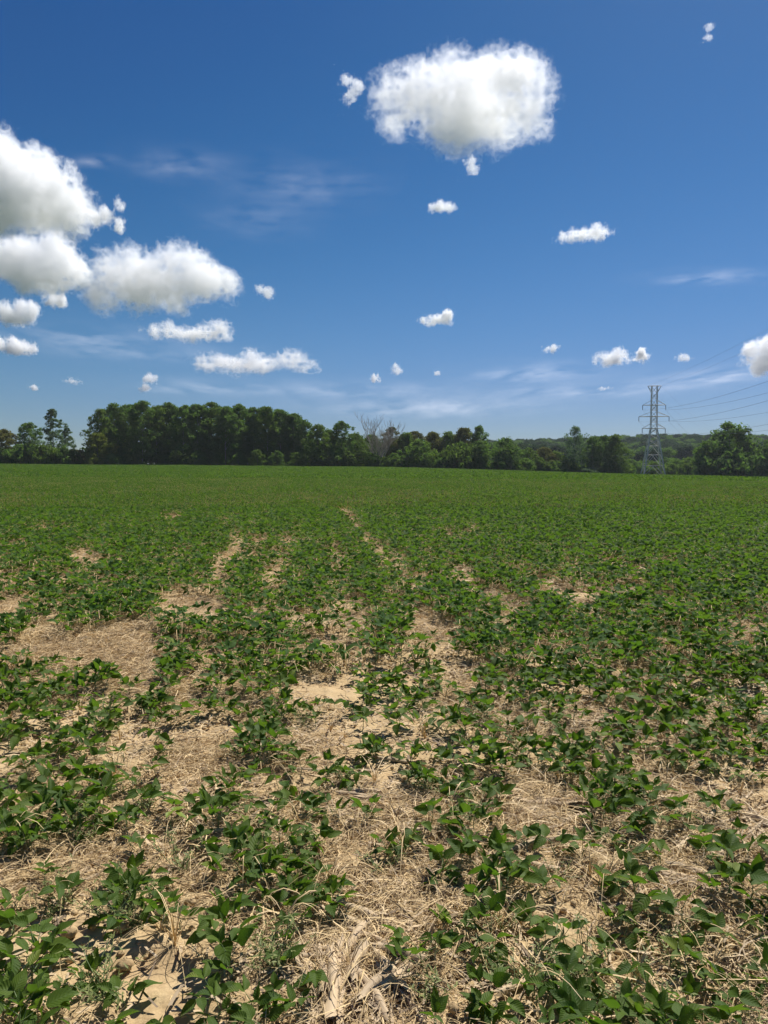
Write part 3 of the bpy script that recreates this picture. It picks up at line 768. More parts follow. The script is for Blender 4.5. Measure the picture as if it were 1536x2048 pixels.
# x, y, heading in the photo (degrees from image right), scale
SP = """610,1960,-60,1.5 640,1965,-75,1.3 660,1990,-85,1.4 680,1950,90,1.1 700,1925,60,1.2 715,1960,70,1.2 690,2010,80,1.3 740,2010,-50,1.2 760,1990,40,1 620,2010,-55,1.4 650,1920,5,1.2 660,1940,0,1 780,1970,-50,1.1 800,2010,-45,1.2
830,1950,35,1.5 790,1930,-15,1.2 745,1900,-20,1 700,1860,-25,1.3 730,1845,-25,1.2 760,1830,-20,1 1040,1980,15,1.2 1000,1745,80,.8 1060,1740,-10,1 960,1700,-8,1.1 940,1800,-10,1.2 980,1815,5,1 870,1765,5,.9 860,1665,3,1
1460,1700,35,1.4 1500,1670,30,1.3 1510,1690,28,1.2 1440,1660,-20,1 1420,1640,40,.8 1470,1640,10,.8 1520,1640,-30,.9 1380,1745,-20,1.3 1350,1755,-18,1.2 1400,1780,-15,1.1 1420,1805,20,.9 1340,1840,-18,1.1 1300,1835,-15,1 1380,1770,-25,1.2
1100,1610,-8,1.3 1130,1605,-10,1.2 1080,1615,10,1 1150,1640,15,1 1040,1600,-20,1 1000,1595,30,.9 1070,1700,12,1.1 1200,1445,-5,1.3 1180,1430,-8,1.2 1230,1455,-4,1.3 1170,1450,-12,1.1 1490,1385,-5,1.2 1510,1375,0,1.1
700,1590,-3,1 730,1585,0,1.1 750,1595,3,1 560,1540,-5,.9 600,1545,-8,.9 700,1610,5,.9 720,1630,0,1 790,1520,-5,1 930,1560,-10,1 420,1680,20,.8 30,1985,-50,.8 1170,1560,-15,.9 160,1770,30,.7""".split()
for i, s_ in enumerate(SP):
    px, py, an, q = map(float, s_.split(','))
    x, y = ground_at(px, py); z = float(gz(x, y))
    yaw = math.atan2(math.sin(R(an)) * 1.7, math.cos(R(an)))
    o = obj("corn_stalk_piece", ST[i % 10]); o.location = (x, y, z + .010); o.rotation_euler = (rnd.uniform(-.3, .3), rnd.uniform(-.10, .10), yaw); o.scale = (q, q, q)
    tag(o, where(x, y, z + .01, rnd.choice(["split tan corn stalk piece", "weathered grey corn stalk piece"])), "corn stalk", "broken corn stalks on the soil")
# chopped residue (countless)
def residue(seed):
    r = random.Random(seed); mb = MB()
    for k in range(26):
        L = r.uniform(.015, .07) * (1.6 if r.random() < .15 else 1); wd = r.uniform(.003, .011); x, y = r.gauss(0, .1), r.gauss(0, .1); az = r.uniform(0, 6.28); z = r.uniform(.002, .014)
        c, s = math.cos(az), math.sin(az); tl = r.uniform(-.3, .3); V = []
        for q in (-.5, -.1, .3, .5):
            for u in (-.5, .5):
                X = q * L * r.uniform(.85, 1.15); Y = u * wd * r.uniform(.6, 1.2)
                V.append((x + X * c - Y * s, y + X * s + Y * c, z + X * tl + abs(u) * 0 + r.uniform(-.001, .001)))
        mb.add(V, [(i * 2, i * 2 + 1, i * 2 + 3, i * 2 + 2) for i in range(3)], a=r.random())
    return two_mat("residue", [(mb, M_STALK)])
rp = [residue(1100 + i) for i in range(6)]
a, b = np.meshgrid(np.arange(-6, 6, .15), np.arange(1.5, 9, .15)); a = a.ravel() + rng.uniform(-.07, .07, a.size); b = b.ravel() + rng.uniform(-.07, .07, b.size)
k = np.abs(a) < b * .56 + .3; a, b = a[k], b[k]
px, py = to_px(a, b, 0 * a)
wv = .55 + 0 * a
for cx, cy_, rx, ry in ((700, 1980, 110, 90), (1470, 1690, 110, 60), (1150, 1620, 130, 40), (720, 1600, 90, 30), (800, 1900, 140, 80), (1200, 1450, 90, 20), (1380, 1790, 90, 40), (950, 1780, 120, 40)):
    wv = wv + .9 * np.exp(-((px - cx) / rx) ** 2 - ((py - cy_) / ry) ** 2)
for cx, cy_, rx, ry in ((110, 1900, 170, 90), (320, 1920, 110, 120)):
    wv = wv - .3 * np.exp(-((px - cx) / rx) ** 2 - ((py - cy_) / ry) ** 2)
k = rng.random(a.size) < wv; a, b = a[k], b[k]
scatter("crop_residue", [(x, y, float(z), rnd.uniform(0, 6.28), rnd.uniform(.8, 1.4), rnd.randrange(6)) for x, y, z in zip(a, b, gz(a, b))], rp[::-1], "chopped grey and tan corn residue scattered over the soil")

def clods(seed):
    r = np.random.default_rng(seed); mb = MB()
    for k in range(14):
        q = r.uniform(.003, .012) * (2.1 if r.random() < .16 else 1); c = np.array([r.normal() * .09, r.normal() * .09, q * .35])
        n1_, n2_ = 5, 8; th = np.linspace(.12, np.pi - .12, n1_); ph = np.linspace(0, 2 * np.pi, n2_, endpoint=False)
        T, Pp = np.meshgrid(th, ph, indexing='ij'); rr = q * r.uniform(.7, 1.25, T.shape)
        v = np.stack([rr * np.sin(T) * np.cos(Pp), rr * np.sin(T) * np.sin(Pp) * 1.2, rr * np.cos(T) * .75], -1).reshape(-1, 3) + c
        i = np.arange(n1_ - 1)[:, None] * n2_; j = np.arange(n2_)[None]; f = np.stack([i + j, i + n2_ + j, i + n2_ + (j + 1) % n2_, i + (j + 1) % n2_], -1).reshape(-1, 4)
        mb.add(v, f); mb.add(v[:n2_], [(0, 1, 2, 3), (3, 4, 5, 0), (5, 6, 7, 0)])
    return two_mat("clods", [(mb, M_SOIL)])
cl = [clods(1150 + i) for i in range(5)]
a, b = np.meshgrid(np.arange(-4.5, 4.5, .19), np.arange(1.5, 7.5, .19)); a = a.ravel() + rng.uniform(-.09, .09, a.size); b = b.ravel() + rng.uniform(-.09, .09, b.size)
k = (np.abs(a) < b * .56 + .3) & (fbm2(a * 2, b * 2, 3, 33) > .36); a, b = a[k], b[k]
scatter("soil_clods", [(x, y, float(z), rnd.uniform(0, 6.28), rnd.uniform(.7, 1.3), rnd.randrange(5)) for x, y, z in zip(a, b, gz(a, b))], cl[::-1], "small crumbs and clods of dry tan soil")

# ------------------------------------------------------------------ trees
def crown_mesh(name, seed, shape, mt, asp, cards=5200, csize=.05, gap=.0):
    """crown of unit width and height asp, base at 0; leaf clumps on a shaped envelope"""
    r = np.random.default_rng(seed)
    prof = {'round': ([.03, .15, .35, .6, .8, .93, 1.0], [.45, .85, 1.0, .97, .78, .50, .20]),
            'oval': ([.03, .15, .4, .6, .78, .92, 1.0], [.75, .92, 1.0, .97, .80, .50, .18]),
            'cone': ([.03, .15, .3, .5, .7, .88, 1.0], [.60, .95, 1.0, .72, .46, .24, .06]),
            'poplar': ([.08, .2, .45, .7, .85, .95, 1.0], [.75, .92, .98, 1.0, .82, .50, .16]),
            'flame': ([.03, .12, .3, .5, .7, .88, 1.0], [.6, .9, 1.0, .88, .62, .38, .15]),
            'bush': ([0, .1, .3, .5, .75, .92, 1.0], [.75, .95, 1.0, .97, .80, .55, .25])}[shape]
    K = int((120 if shape != 'bush' else 80) * max(1, asp) ** .8)
    lump = r.uniform(.70, 1.2, (12, 6))
    zc = prof[0][0] + (1 - prof[0][0]) * r.random(K) ** .85
    az = r.random(K) * 2 * np.pi
    lump = lump * (1 + .15 * r.normal(size=lump.shape)); env = np.interp(zc, prof[0], prof[1]) * lump[(az / (2 * np.pi) * 12).astype(int), (zc * 5.99).astype(int)] * .46
    rad = env * (r.random(K) ** .40)
    cr = r.uniform(.06, .135, K) * (1.1 - .3 * zc)
    if shape in ('cone', 'flame'): cr *= 1.15 - .75 * zc
    cen = np.stack([np.cos(az) * rad, np.sin(az) * rad, zc * (asp - .09)], -1)
    n = int(cards * max(1, asp) ** .8) // K
    P = []; Nn = []; vr = []
    for c, q in zip(cen, cr):
        d = r.normal(size=(n, 3)); d /= np.linalg.norm(d, axis=1)[:, None]
        rr = q * r.uniform(.5, 1.12, n)[:, None]
        P.append(c + d * rr * np.array([1.1, 1.1, .8]))
        Nn.append(d + r.normal(size=(n, 3)) * .7 + np.array([0, 0, .35])); vr.append(np.clip(r.normal(r.random(), .12, n), 0, .999))
    P = np.vstack(P); Nn = np.vstack(Nn); Nn /= np.linalg.norm(Nn, axis=1)[:, None]; vr = np.concatenate(vr)
    P[:, 2] = np.maximum(P[:, 2], .01)
    k = r.random(len(P)) > gap; P, Nn, vr = P[k], Nn[k], vr[k]
    t = np.cross(Nn, r.normal(size=P.shape)); t /= np.linalg.norm(t, axis=1)[:, None] + 1e-9; b = np.cross(Nn, t)
    s = csize * r.uniform(.55, 1.25, len(P))[:, None]
    v = np.stack([P - t * s * .55, P + b * s * .33 - t * s * .05, P + t * s * .6, P - b * s * .33 + t * s * .05], 1)
    m = len(P); f = np.arange(4 * m).reshape(m, 4)
    return mesh_from(name, v.reshape(-1, 3), f, mt, None, np.repeat(vr, 4), smooth=False)
def trunk_mesh(name, seed, h0, mt, limbs=9, thick=.020, lean=.02):
    r = random.Random(seed); mb = MB()
    top = .82; pts = [(lean * math.sin(q * 4 + seed) * q, lean * math.cos(q * 3 + seed) * q, q * top - .01) for q in np.linspace(0, 1, 8)]
    tube(mb, pts, np.linspace(thick, thick * .25, 8), 7)
    for k in range(limbs):
        q = r.uniform(h0, .75); b_ = np.array([np.interp(q / top, np.linspace(0, 1, 8), [p[i] for p in pts]) for i in range(3)])
        az = r.uniform(0, 6.28); l = r.uniform(.12, .34) * (1.1 - q)
        e = b_ + np.array([math.cos(az) * l, math.sin(az) * l, l * r.uniform(.5, 1.1)]); mid_ = (b_ + e) / 2 + np.array([0, 0, -.01])
        tube(mb, [b_, mid_, e], [thick * .4, thick * .28, thick * .1], 5)
    v, f, uv, a = mb.arrays(); return mesh_from(name, v, f, mt)
CR = {}
def crown(shape, color, i, asp=1.5, gap=0.0):
    key = (shape, color, i, asp, gap)
    if key not in CR: CR[key] = crown_mesh(f"{color}_crown", sum(map(ord, shape + color)) * 7 + i, shape, M_T[color], asp, gap=gap, cards=4500 if shape == 'bush' else 6500, csize=.058 if shape == 'bush' else .046)
    return CR[key]
TR = {False: [trunk_mesh("trunk", 1200 + i, .22, M_BARK) for i in range(4)], True: [trunk_mesh("pale_trunk", 1220 + i, .25, M_PALEBARK, thick=.014) for i in range(4)]}
def tree(name, px, depth, top, width, shape, color, label, cat="tree", group=None, pale=False, gap=0.0, stem_name="trunk"):
    """px: x of the trunk in the photo, top: y of its top in the photo, width in photo pixels"""
    x = (px - 768) / F * depth; y = depth
    z0 = float(terrain(x, y)); zt = CAM_Z + (940 - top) / F * depth
    h = zt - z0; wd = width * (1.5 if name == 'edge_tree' else 1.18 if shape != 'cone' else 1.0) / F * depth
    root = empty(name, (x, y, z0 - .05), rnd.uniform(0, 6.28))
    tag(root, label, cat, group)
    i = rnd.randrange(3)
    asp = min(max(round(h / wd * 2) / 2, .5), 3.5)
    c = obj("crown", crown(shape, color, i, asp, gap), root); c.scale = (wd, wd, h / asp)
    t = obj(stem_name, TR[pale][rnd.randrange(4)], root); t.scale = (wd if wd < h * .8 else h * .8, wd if wd < h * .8 else h * .8, h * .97)
    return root
ORD = ["first", "second", "third", "fourth", "fifth", "sixth", "seventh", "eighth", "ninth", "tenth", "eleventh", "twelfth", "thirteenth", "fourteenth", "fifteenth", "sixteenth", "seventeenth", "eighteenth", "nineteenth", "twentieth"]
# the tall grove
gx_ = [205, 232, 258, 286, 314, 340, 368, 396, 424, 452, 480, 508, 536, 562, 588, 612]
gt_ = [812, 804, 806, 800, 806, 798, 808, 806, 803, 808, 806, 812, 808, 816, 822, 836]
for i, (a_, t_) in enumerate(zip(gx_, gt_)):
    tree("poplar_tree", a_, 203 + (i % 3) * 3 + i * .6, t_ + rnd.uniform(-4, 5), 52 + rnd.uniform(-6, 8), 'poplar' if i % 3 else 'oval', 'dark' if i % 4 else 'mid', f"{ORD[i]} tall dark tree from the left in the front of the grove", "tree", "tall trees of the grove", pale=True)
for i in range(13):
    a_ = 222 + i * 30.5
    tree("poplar_tree", a_, 214 + (i % 2) * 4, np.interp(a_, gx_, gt_) + rnd.uniform(1, 8), 50, 'poplar', 'dark', f"{ORD[i]} tall dark tree from the left in the back of the grove", "tree", "tall trees of the grove", pale=True)
for i, a_ in enumerate([262, 330, 352, 398, 440, 476, 520, 556, 596]):
    tree("understory_bush", a_ + rnd.uniform(-5, 5), 201 + rnd.uniform(0, 2), 905 - rnd.uniform(-4, 8), 26 + rnd.uniform(0, 10), 'bush', 'dark' if i % 2 else 'mid', f"{ORD[i]} low bush from the left under the tall grove", "bush", "bushes under the grove", stem_name="stem")
for i in range(16):
    tree("understory_bush", 196 + i * 29, 224 + (i % 2) * 3, 893 - rnd.uniform(0, 12), 44, 'bush', 'dark', f"{ORD[i]} dark bush from the left behind the trunks of the grove", "bush", "bushes behind the grove", stem_name="stem")
T_ = [
 ("broad_tree", 8, 200, 855, 66, 'round', 'brown', "round brownish green tree at the left edge of the photo"),
 ("broad_tree", 62, 206, 842, 52, 'oval', 'dark', "dark tree just left of the pointed poplar"),
 ("pointed_poplar", 108, 203, 814, 56, 'flame', 'pale', "pointed silvery green poplar standing above its neighbours on the left"),
 ("pointed_poplar", 136, 205, 852, 40, 'flame', 'pale', "shorter silvery tree on the right flank of the pointed poplar"),
 ("round_tree", 197, 199, 862, 56, 'round', 'yellow', "round yellow-green tree at the left foot of the tall grove"),
 ("edge_tree", 636, 206, 846, 42, 'oval', 'mid', "green tree ending the tall grove on its right"),
 ("edge_tree", 658, 212, 856, 36, 'oval', 'mid', "slim green tree between the grove and the peaked dark tree"),
 ("peaked_tree", 684, 210, 840, 44, 'poplar', 'dark', "peaked dark tree left of the bare dead tree"),
 ("edge_tree", 714, 214, 862, 40, 'oval', 'mid', "mid green tree just left of the bare dead tree"),
 ("edge_tree", 742, 222, 866, 44, 'round', 'mid', "green tree behind the left half of the bare dead tree"),
 ("brown_topped_tree", 784, 221, 852, 36, 'poplar', 'brown', "brown-topped tree just right of the bare dead tree"),
 ("edge_tree", 812, 222, 862, 40, 'oval', 'mid', "green tree two places right of the bare dead tree"),
 ("round_tree", 838, 213, 876, 56, 'round', 'light', "bright green round tree right of the dead tree"),
 ("edge_tree", 828, 224, 860, 40, 'oval', 'brown', "olive tree rising behind the bright green round tree"),
 ("edge_tree", 866, 224, 861, 44, 'oval', 'brown', "olive brown tree right behind the bright green round tree"),
 ("edge_tree", 898, 224, 859, 46, 'oval', 'mid', "green tree in the middle of the right-hand wood"),
 ("edge_tree", 928, 222, 853, 46, 'oval', 'brown', "olive tree left of the dark conical tree"),
 ("conical_tree", 957, 222, 848, 40, 'oval', 'dark', "dark tree with a conical top, highest in the middle wood"),
 ("broad_tree", 920, 215, 880, 74, 'round', 'mid', "broad green tree in front of the conical topped one"),
 ("broad_tree", 962, 216, 878, 54, 'round', 'dark', "broad dark tree at the right end of the middle wood"),
 ("broad_tree", 1010, 222, 872, 62, 'round', 'dark', "dark round tree right after the step down in the wood"),
 ("low_tree", 1056, 232, 893, 42, 'round', 'mid', "low green tree right of the dark round tree"),
 ("low_tree", 1088, 234, 892, 44, 'round', 'brown', "low olive tree before the far wooded hill"),
 ("slender_tree", 1149, 236, 849, 42, 'oval', 'pale', "slender open tree with pale leaves left of three darker trees"),
 ("broad_tree", 1112, 236, 900, 46, 'bush', 'mid', "low bushy tree left of the slender open tree"),
 ("edge_tree", 1184, 238, 870, 36, 'oval', 'dark', "leftmost of three dark trees right of the slender tree"),
 ("edge_tree", 1206, 240, 868, 36, 'oval', 'dark', "middle one of three dark trees right of the slender tree"),
 ("edge_tree", 1230, 239, 866, 40, 'oval', 'mid', "rightmost of three dark trees right of the slender tree"),
 ("big_tree", 1412, 236, 876, 56, 'round', 'dark', "dark left part tree of the clump right of the pylon"),
 ("big_tree", 1456, 240, 840, 100, 'round', 'dark', "tallest broad dark tree of the clump right of the pylon"),
 ("big_tree", 1498, 238, 880, 56, 'round', 'dark', "green tree on the right of the clump's tallest tree"),
 ("big_tree", 1456, 233, 890, 100, 'bush', 'dark', "low broad dark tree in front of the clump's tallest tree"),
 ("big_tree", 1542, 236, 870, 46, 'round', 'dark', "dark tree cut by the right edge of the photo"),
]
for n_, px_, d_, t_, w_, sh, co, lb in T_:
    tree(n_, px_, d_, t_, w_, sh, co, lb, "tree", None, pale=co == 'pale', gap=.45 if n_ == "slender_tree" else .3 if n_ == "pointed_poplar" else 0)
# bushes along the foot of the trees: x, depth, top, width, colour
B_ = """150,214,896,40,brown 174,212,893,36,dark 8,197,893,60,mid 45,197,884,60,dark 85,196,886,56,mid 122,197,890,50,dark 148,198,897,30,mid 162,201,898,20,brown 225,198,906,34,light 190,196,912,30,yellow 640,204,896,36,mid 668,205,903,34,dark 695,206,900,36,mid 722,208,898,36,mid
748,209,905,34,dark 790,210,905,34,light 770,208,912,30,mid 815,210,908,30,light 850,212,912,34,light 880,213,912,36,dark 905,214,918,34,brown 935,214,915,34,mid 965,215,912,36,mid 995,218,916,34,light 1025,221,918,34,mid 1050,226,914,40,light
1080,229,916,42,mid 1108,231,918,40,light 1135,233,915,40,mid 1170,233,932,44,pale 1195,236,915,40,mid 1222,237,918,40,mid 1250,243,922,44,light 1345,276,925,34,mid 1375,262,922,40,mid 1400,244,932,34,light 1425,236,925,44,mid 1465,235,928,44,mid 1500,236,926,44,mid 1530,238,930,40,light 1310,300,922,60,mid 1350,300,915,50,light
1262,290,915,50,dark 1290,310,918,50,mid 1330,320,912,60,dark 1375,300,912,50,mid""".split()
for i, s_ in enumerate(B_):
    a_, d_, t_, w_, co = s_.split(','); a_, d_, t_, w_ = float(a_), float(d_), float(t_), float(w_)
    cn = {'mid': 'green', 'dark': 'dark green', 'light': 'bright green', 'brown': 'brownish', 'yellow': 'yellow-green', 'pale': 'pale grey-green'}[co]
    tree("hedge_bush", a_, d_, t_, w_, 'bush', co, f"{['low', 'squat', 'rounded'][i % 3]} {cn} bush at the field's edge, {NW(min(99, a_ / 15.36))} percent across the photo", "bush", "bushes along the far edge of the field", stem_name="stem")

# the dead tree
def dead_tree():
    r = random.Random(77); mb = MB(); depth = 211; px = 760; x = (px - 768) / F * depth; z0 = float(terrain(x, depth)); H = CAM_Z + (940 - 836) / F * depth - z0
    root = empty("dead_tree", (x, depth, z0), 0, 1); root.scale = (.9, .9, .86); tag(root, "bare grey leafless tree with fanning twigs in the middle of the wood", "tree")
    br = MB(); tk = MB()
    def grow(p, d, l, rad, lev):
        n = 4; pts = [p]; 
        for k in range(n):
            d = d + np.array([r.uniform(-.24, .24), r.uniform(-.24, .24), r.uniform(-.05, .12)]); d = d / np.linalg.norm(d); pts.append(pts[-1] + d * l / n)
        tube(tk if lev == 0 else br, pts, np.linspace(rad, rad * .45, n + 1), 5 if lev < 2 else 3)
        if lev < 4:
            for k in range([7, 5, 4, 3][lev]):
                q = pts[1 + (k % n)]; e = d + np.array([r.uniform(-.5, .5), r.uniform(-.5, .5), r.uniform(0, .35)]); grow(q, e / np.linalg.norm(e), l * r.uniform(.45, .75), max(rad * .45, .030), lev + 1)
    for k in range(3):
        d = np.array([(k - 1) * .20, r.uniform(-.2, .2), 1.0]); grow(np.array([(k - 1) * .25, 0, -.1]), d / np.linalg.norm(d), H * .62, .16, 0)
    mbobj("trunk", tk, M_DEAD, root); mbobj("branches", br, M_DEAD, root)
dead_tree()

# far wooded hill
hp = [obj("hill_tree", crown(['round', 'oval', 'round'][i], c_, i, 1.0), link=False) for i, c_ in enumerate(['hill', 'hill', 'hill'])] + [obj("hill_tree", crown('oval', 'dark', 1, 1.0), link=False)]
hl = []
r_ = random.Random(9)
for k in range(5200):
    y = r_.uniform(400, 980); x = y * r_.uniform(-.15, .6)
    hl.append((x, y, float(terrain(x, y)) - 1.5, r_.uniform(0, 6.28), r_.uniform(12, 19), r_.randrange(4)))
scatter("distant_wood", hl, hp, "wooded hill of many crowns behind the pylon")

# ------------------------------------------------------------------ pylon and lines
PX, PY = (1305 - 768) / F * 274, 274.0
PZ = float(terrain(PX, PY)); PROT = R(-9)
def pylon():
    root = empty("transmission_tower", (PX, PY, PZ), PROT)
    tag(root, "tall grey steel lattice pylon with three cross arms at the field's edge", "pylon")
    def hw(z): return float(np.interp(z, [0, 17.5, 30.2, 32.6], [3.75, 1.05, .95, .95]))
    cs = [(-1, -1), (1, -1), (1, 1), (-1, 1)]
    for a_, b_ in cs:
        mb = MB(); zs = [-.3, 17.5, 30.2, 32.6]
        for p, q in zip(zs, zs[1:]): beam(mb, (a_ * hw(p), b_ * hw(p), p), (a_ * hw(q), b_ * hw(q), q), .29 if q < 18 else .18)
        mbobj("leg", mb, M_STEEL, root, smooth=False)
    mb = MB(); lv = [0.2, 4.2, 8.0, 11.2, 13.6, 15.6, 17.5, 19.6, 21.7, 23.8, 25.8, 28.0, 30.2, 32.6]
    for i, (z0, z1) in enumerate(zip(lv, lv[1:])):
        for k in range(4):
            (a0, b0), (a1, b1) = cs[k], cs[(k + 1) % 4]; w0, w1 = hw(z0), hw(z1); t = .16 if z0 < 17 else .13
            if i in (0, 1, 2, 6, 8, 10, 12): beam(mb, (a0 * w1, b0 * w1, z1), (a1 * w1, b1 * w1, z1), t * .6)
            if i < 3:
                m_ = ((a0 + a1) / 2 * w1, (b0 + b1) / 2 * w1, z1)
                beam(mb, (a0 * w0, b0 * w0, z0), m_, t); beam(mb, (a1 * w0, b1 * w0, z0), m_, t)
            else:
                beam(mb, (a0 * w0, b0 * w0, z0), (a1 * w1, b1 * w1, z1), t)
                if i % 2: beam(mb, (a1 * w0, b1 * w0, z0), (a0 * w1, b0 * w1, z1), t * .8)
    mbobj("lattice_bracing", mb, M_STEEL, root, smooth=False)
    tips = []
    for z, l in ((17.5, 3.97), (21.7, 5.2), (25.8, 3.97)):
        mb = MB(); w_ = hw(z)
        for s in (-1, 1):
            tip = (s * l, 0, z)
            for b_ in (-1, 1):
                beam(mb, (s * w_, b_ * w_, z), tip, .18); beam(mb, (s * w_, b_ * w_, z + 1.7), tip, .11)
            beam(mb, (s * (w_ + l) / 2, -w_ / 2, z), (s * (w_ + l) / 2, w_ / 2, z), .1)
            tips.append((s * l, 0, z - 1.75))
        for b_ in (-1, 1): beam(mb, (-w_, b_ * w_, z), (w_, b_ * w_, z), .22)
        mbobj("cross_arm", mb, M_STEEL, root, smooth=False)
        for s in (-1, 1):
            mb = MB(); zz = np.linspace(-.05, -1.7, 20); tube(mb, [(s * l, 0, z + q) for q in zz], [.16 if k % 2 else .06 for k in range(20)], 8)
            mbobj("insulator", mb, M_INS, root)
    mb = MB(); g = []
    for s in (-1, 1):
        tip = (s * 2.35, 0, 32.6); g.append(tip)
        for b_ in (-1, 1): beam(mb, (s * .95, b_ * .95, 30.2), tip, .15); beam(mb, (s * .95, b_ * .95, 32.6), tip, .12)
    for b_ in (-1, 1): beam(mb, (-.95, b_ * .95, 32.6), (.95, b_ * .95, 32.6), .12)
    mbobj("earth_wire_bracket", mb, M_STEEL, root, smooth=False)
    return root, tips, g
root, tips, gtips = pylon()
def world_of(p, ang=PROT, o=(PX, PY, PZ)):
    c, s = math.cos(ang), math.sin(ang); return np.array([o[0] + p[0] * c - p[1] * s, o[1] + p[0] * s + p[1] * c, o[2] + p[2]])
names = ["lower left", "lower right", "middle left", "middle right", "upper left", "upper right"]
def wire(p, label, sag, sagf, rad, grp):
    A = world_of(p); B = world_of(p, PROT, (59.0, 20.0, .2)); D = world_of(p, PROT - R(20), ((1458 - 768) / F * 520, 520, -3.5))
    mb = MB()
    def span(P0, P1, sg, n):
        q = np.linspace(0, 1, n); return P0[None] * (1 - q[:, None]) + P1[None] * q[:, None] - np.array([0, 0, 1]) * (4 * sg * q * (1 - q))[:, None]
    s1 = span(B, A, sag, 50); s2 = span(A, D, sagf, 40)
    tube(mb, np.vstack([s1, s2[1:]]), rad, 5)
    o = mbobj("power_line", mb, M_WIRE); tag(o, label, "power line", grp)
for (p, n_) in zip(tips, names):
    wire(p, f"thin dark wire hung from the {n_} insulator of the pylon", 5.0, 8.5, .024, "conductors of the pylon")
for p, n_ in zip(gtips, ("left", "right")):
    wire(p, f"thin faint earth wire from the {n_} tip of the pylon's top", 2.6, 6.0, .013, "earth wires of the pylon")

# ------------------------------------------------------------------ clouds
def fbm3(shape, scale, seed, oct=5):
    r = np.random.default_rng(seed); out = np.zeros(shape); a = 1.0; tot = 0
    for o in range(oct):
        g = [max(2, int(math.ceil(s / scale * 2 ** o)) + 2) for s in shape]
        if g[0] > shape[0] * 1.2: break
        L = r.random(g)
        for ax in range(3):
            t = np.arange(shape[ax]) / scale * 2 ** o; i = np.floor(t).astype(int); u = t - i; u = u * u * (3 - 2 * u)
            sh = [1, 1, 1]; sh[ax] = len(u); u = u.reshape(sh)
            L = np.take(L, i, axis=ax) * (1 - u) + np.take(L, i + 1, axis=ax) * u
        out += a * L; tot += a; a *= .6
    return out / tot
def surface_nets(g, iso=0.0):
    inside = g > iso
    c = sum(inside[a:g.shape[0] - 1 + a, b:g.shape[1] - 1 + b, d:g.shape[2] - 1 + d].astype(np.int8) for a in (0, 1) for b in (0, 1) for d in (0, 1))
    act = (c > 0) & (c < 8); idx = -np.ones(act.shape, int); ii = np.argwhere(act); idx[act] = np.arange(len(ii))
    acc = np.zeros((len(ii), 3)); cnt = np.zeros(len(ii))
    for ax in range(3):
        o1, o2 = [q for q in range(3) if q != ax]
        for a in (0, 1):
            for b in (0, 1):
                p = ii.copy(); p[:, o1] += a; p[:, o2] += b; q = p.copy(); q[:, ax] += 1
                v0 = g[tuple(p.T)]; v1 = g[tuple(q.T)]; cr = (v0 > iso) != (v1 > iso)
                t = np.where(cr, (iso - v0) / np.where(v1 == v0, 1, v1 - v0), 0)
                pos = p.astype(float) ; pos[:, ax] += t; acc[cr] += pos[cr]; cnt[cr] += 1
    V = acc / np.maximum(cnt, 1)[:, None]
    Fs = []
    for ax in range(3):
        o1, o2 = (ax + 1) % 3, (ax + 2) % 3
        s0 = [slice(None)] * 3; s0[ax] = slice(0, -1); s1 = [slice(None)] * 3; s1[ax] = slice(1, None)
        a, b = inside[tuple(s0)], inside[tuple(s1)]; e = np.argwhere(a != b)
        e = e[(e[:, o1] > 0) & (e[:, o2] > 0) & (e[:, o1] < act.shape[o1]) & (e[:, o2] < act.shape[o2])]
        d1 = np.zeros(3, int); d1[o1] = 1; d2 = np.zeros(3, int); d2[o2] = 1
        q = np.stack([idx[tuple((e - k).T)] for k in (0 * d1, d1, d1 + d2, d2)], -1)
        fl = a[tuple(e.T)]; q[~fl] = q[~fl][:, ::-1]; Fs.append(q)
    Fq = np.vstack(Fs); return V, Fq[(Fq >= 0).all(1)]
def cloud_mat(name, dens):
    m, t, o = mat(name)
    v = N(t, 'ShaderNodeVolumeScatter'); v.inputs['Color'].default_value = (.965, .980, 1, 1); v.inputs['Density'].default_value = dens; v.inputs['Anisotropy'].default_value = .35
    t.links.new(v.outputs[0], o.inputs['Volume']); return m
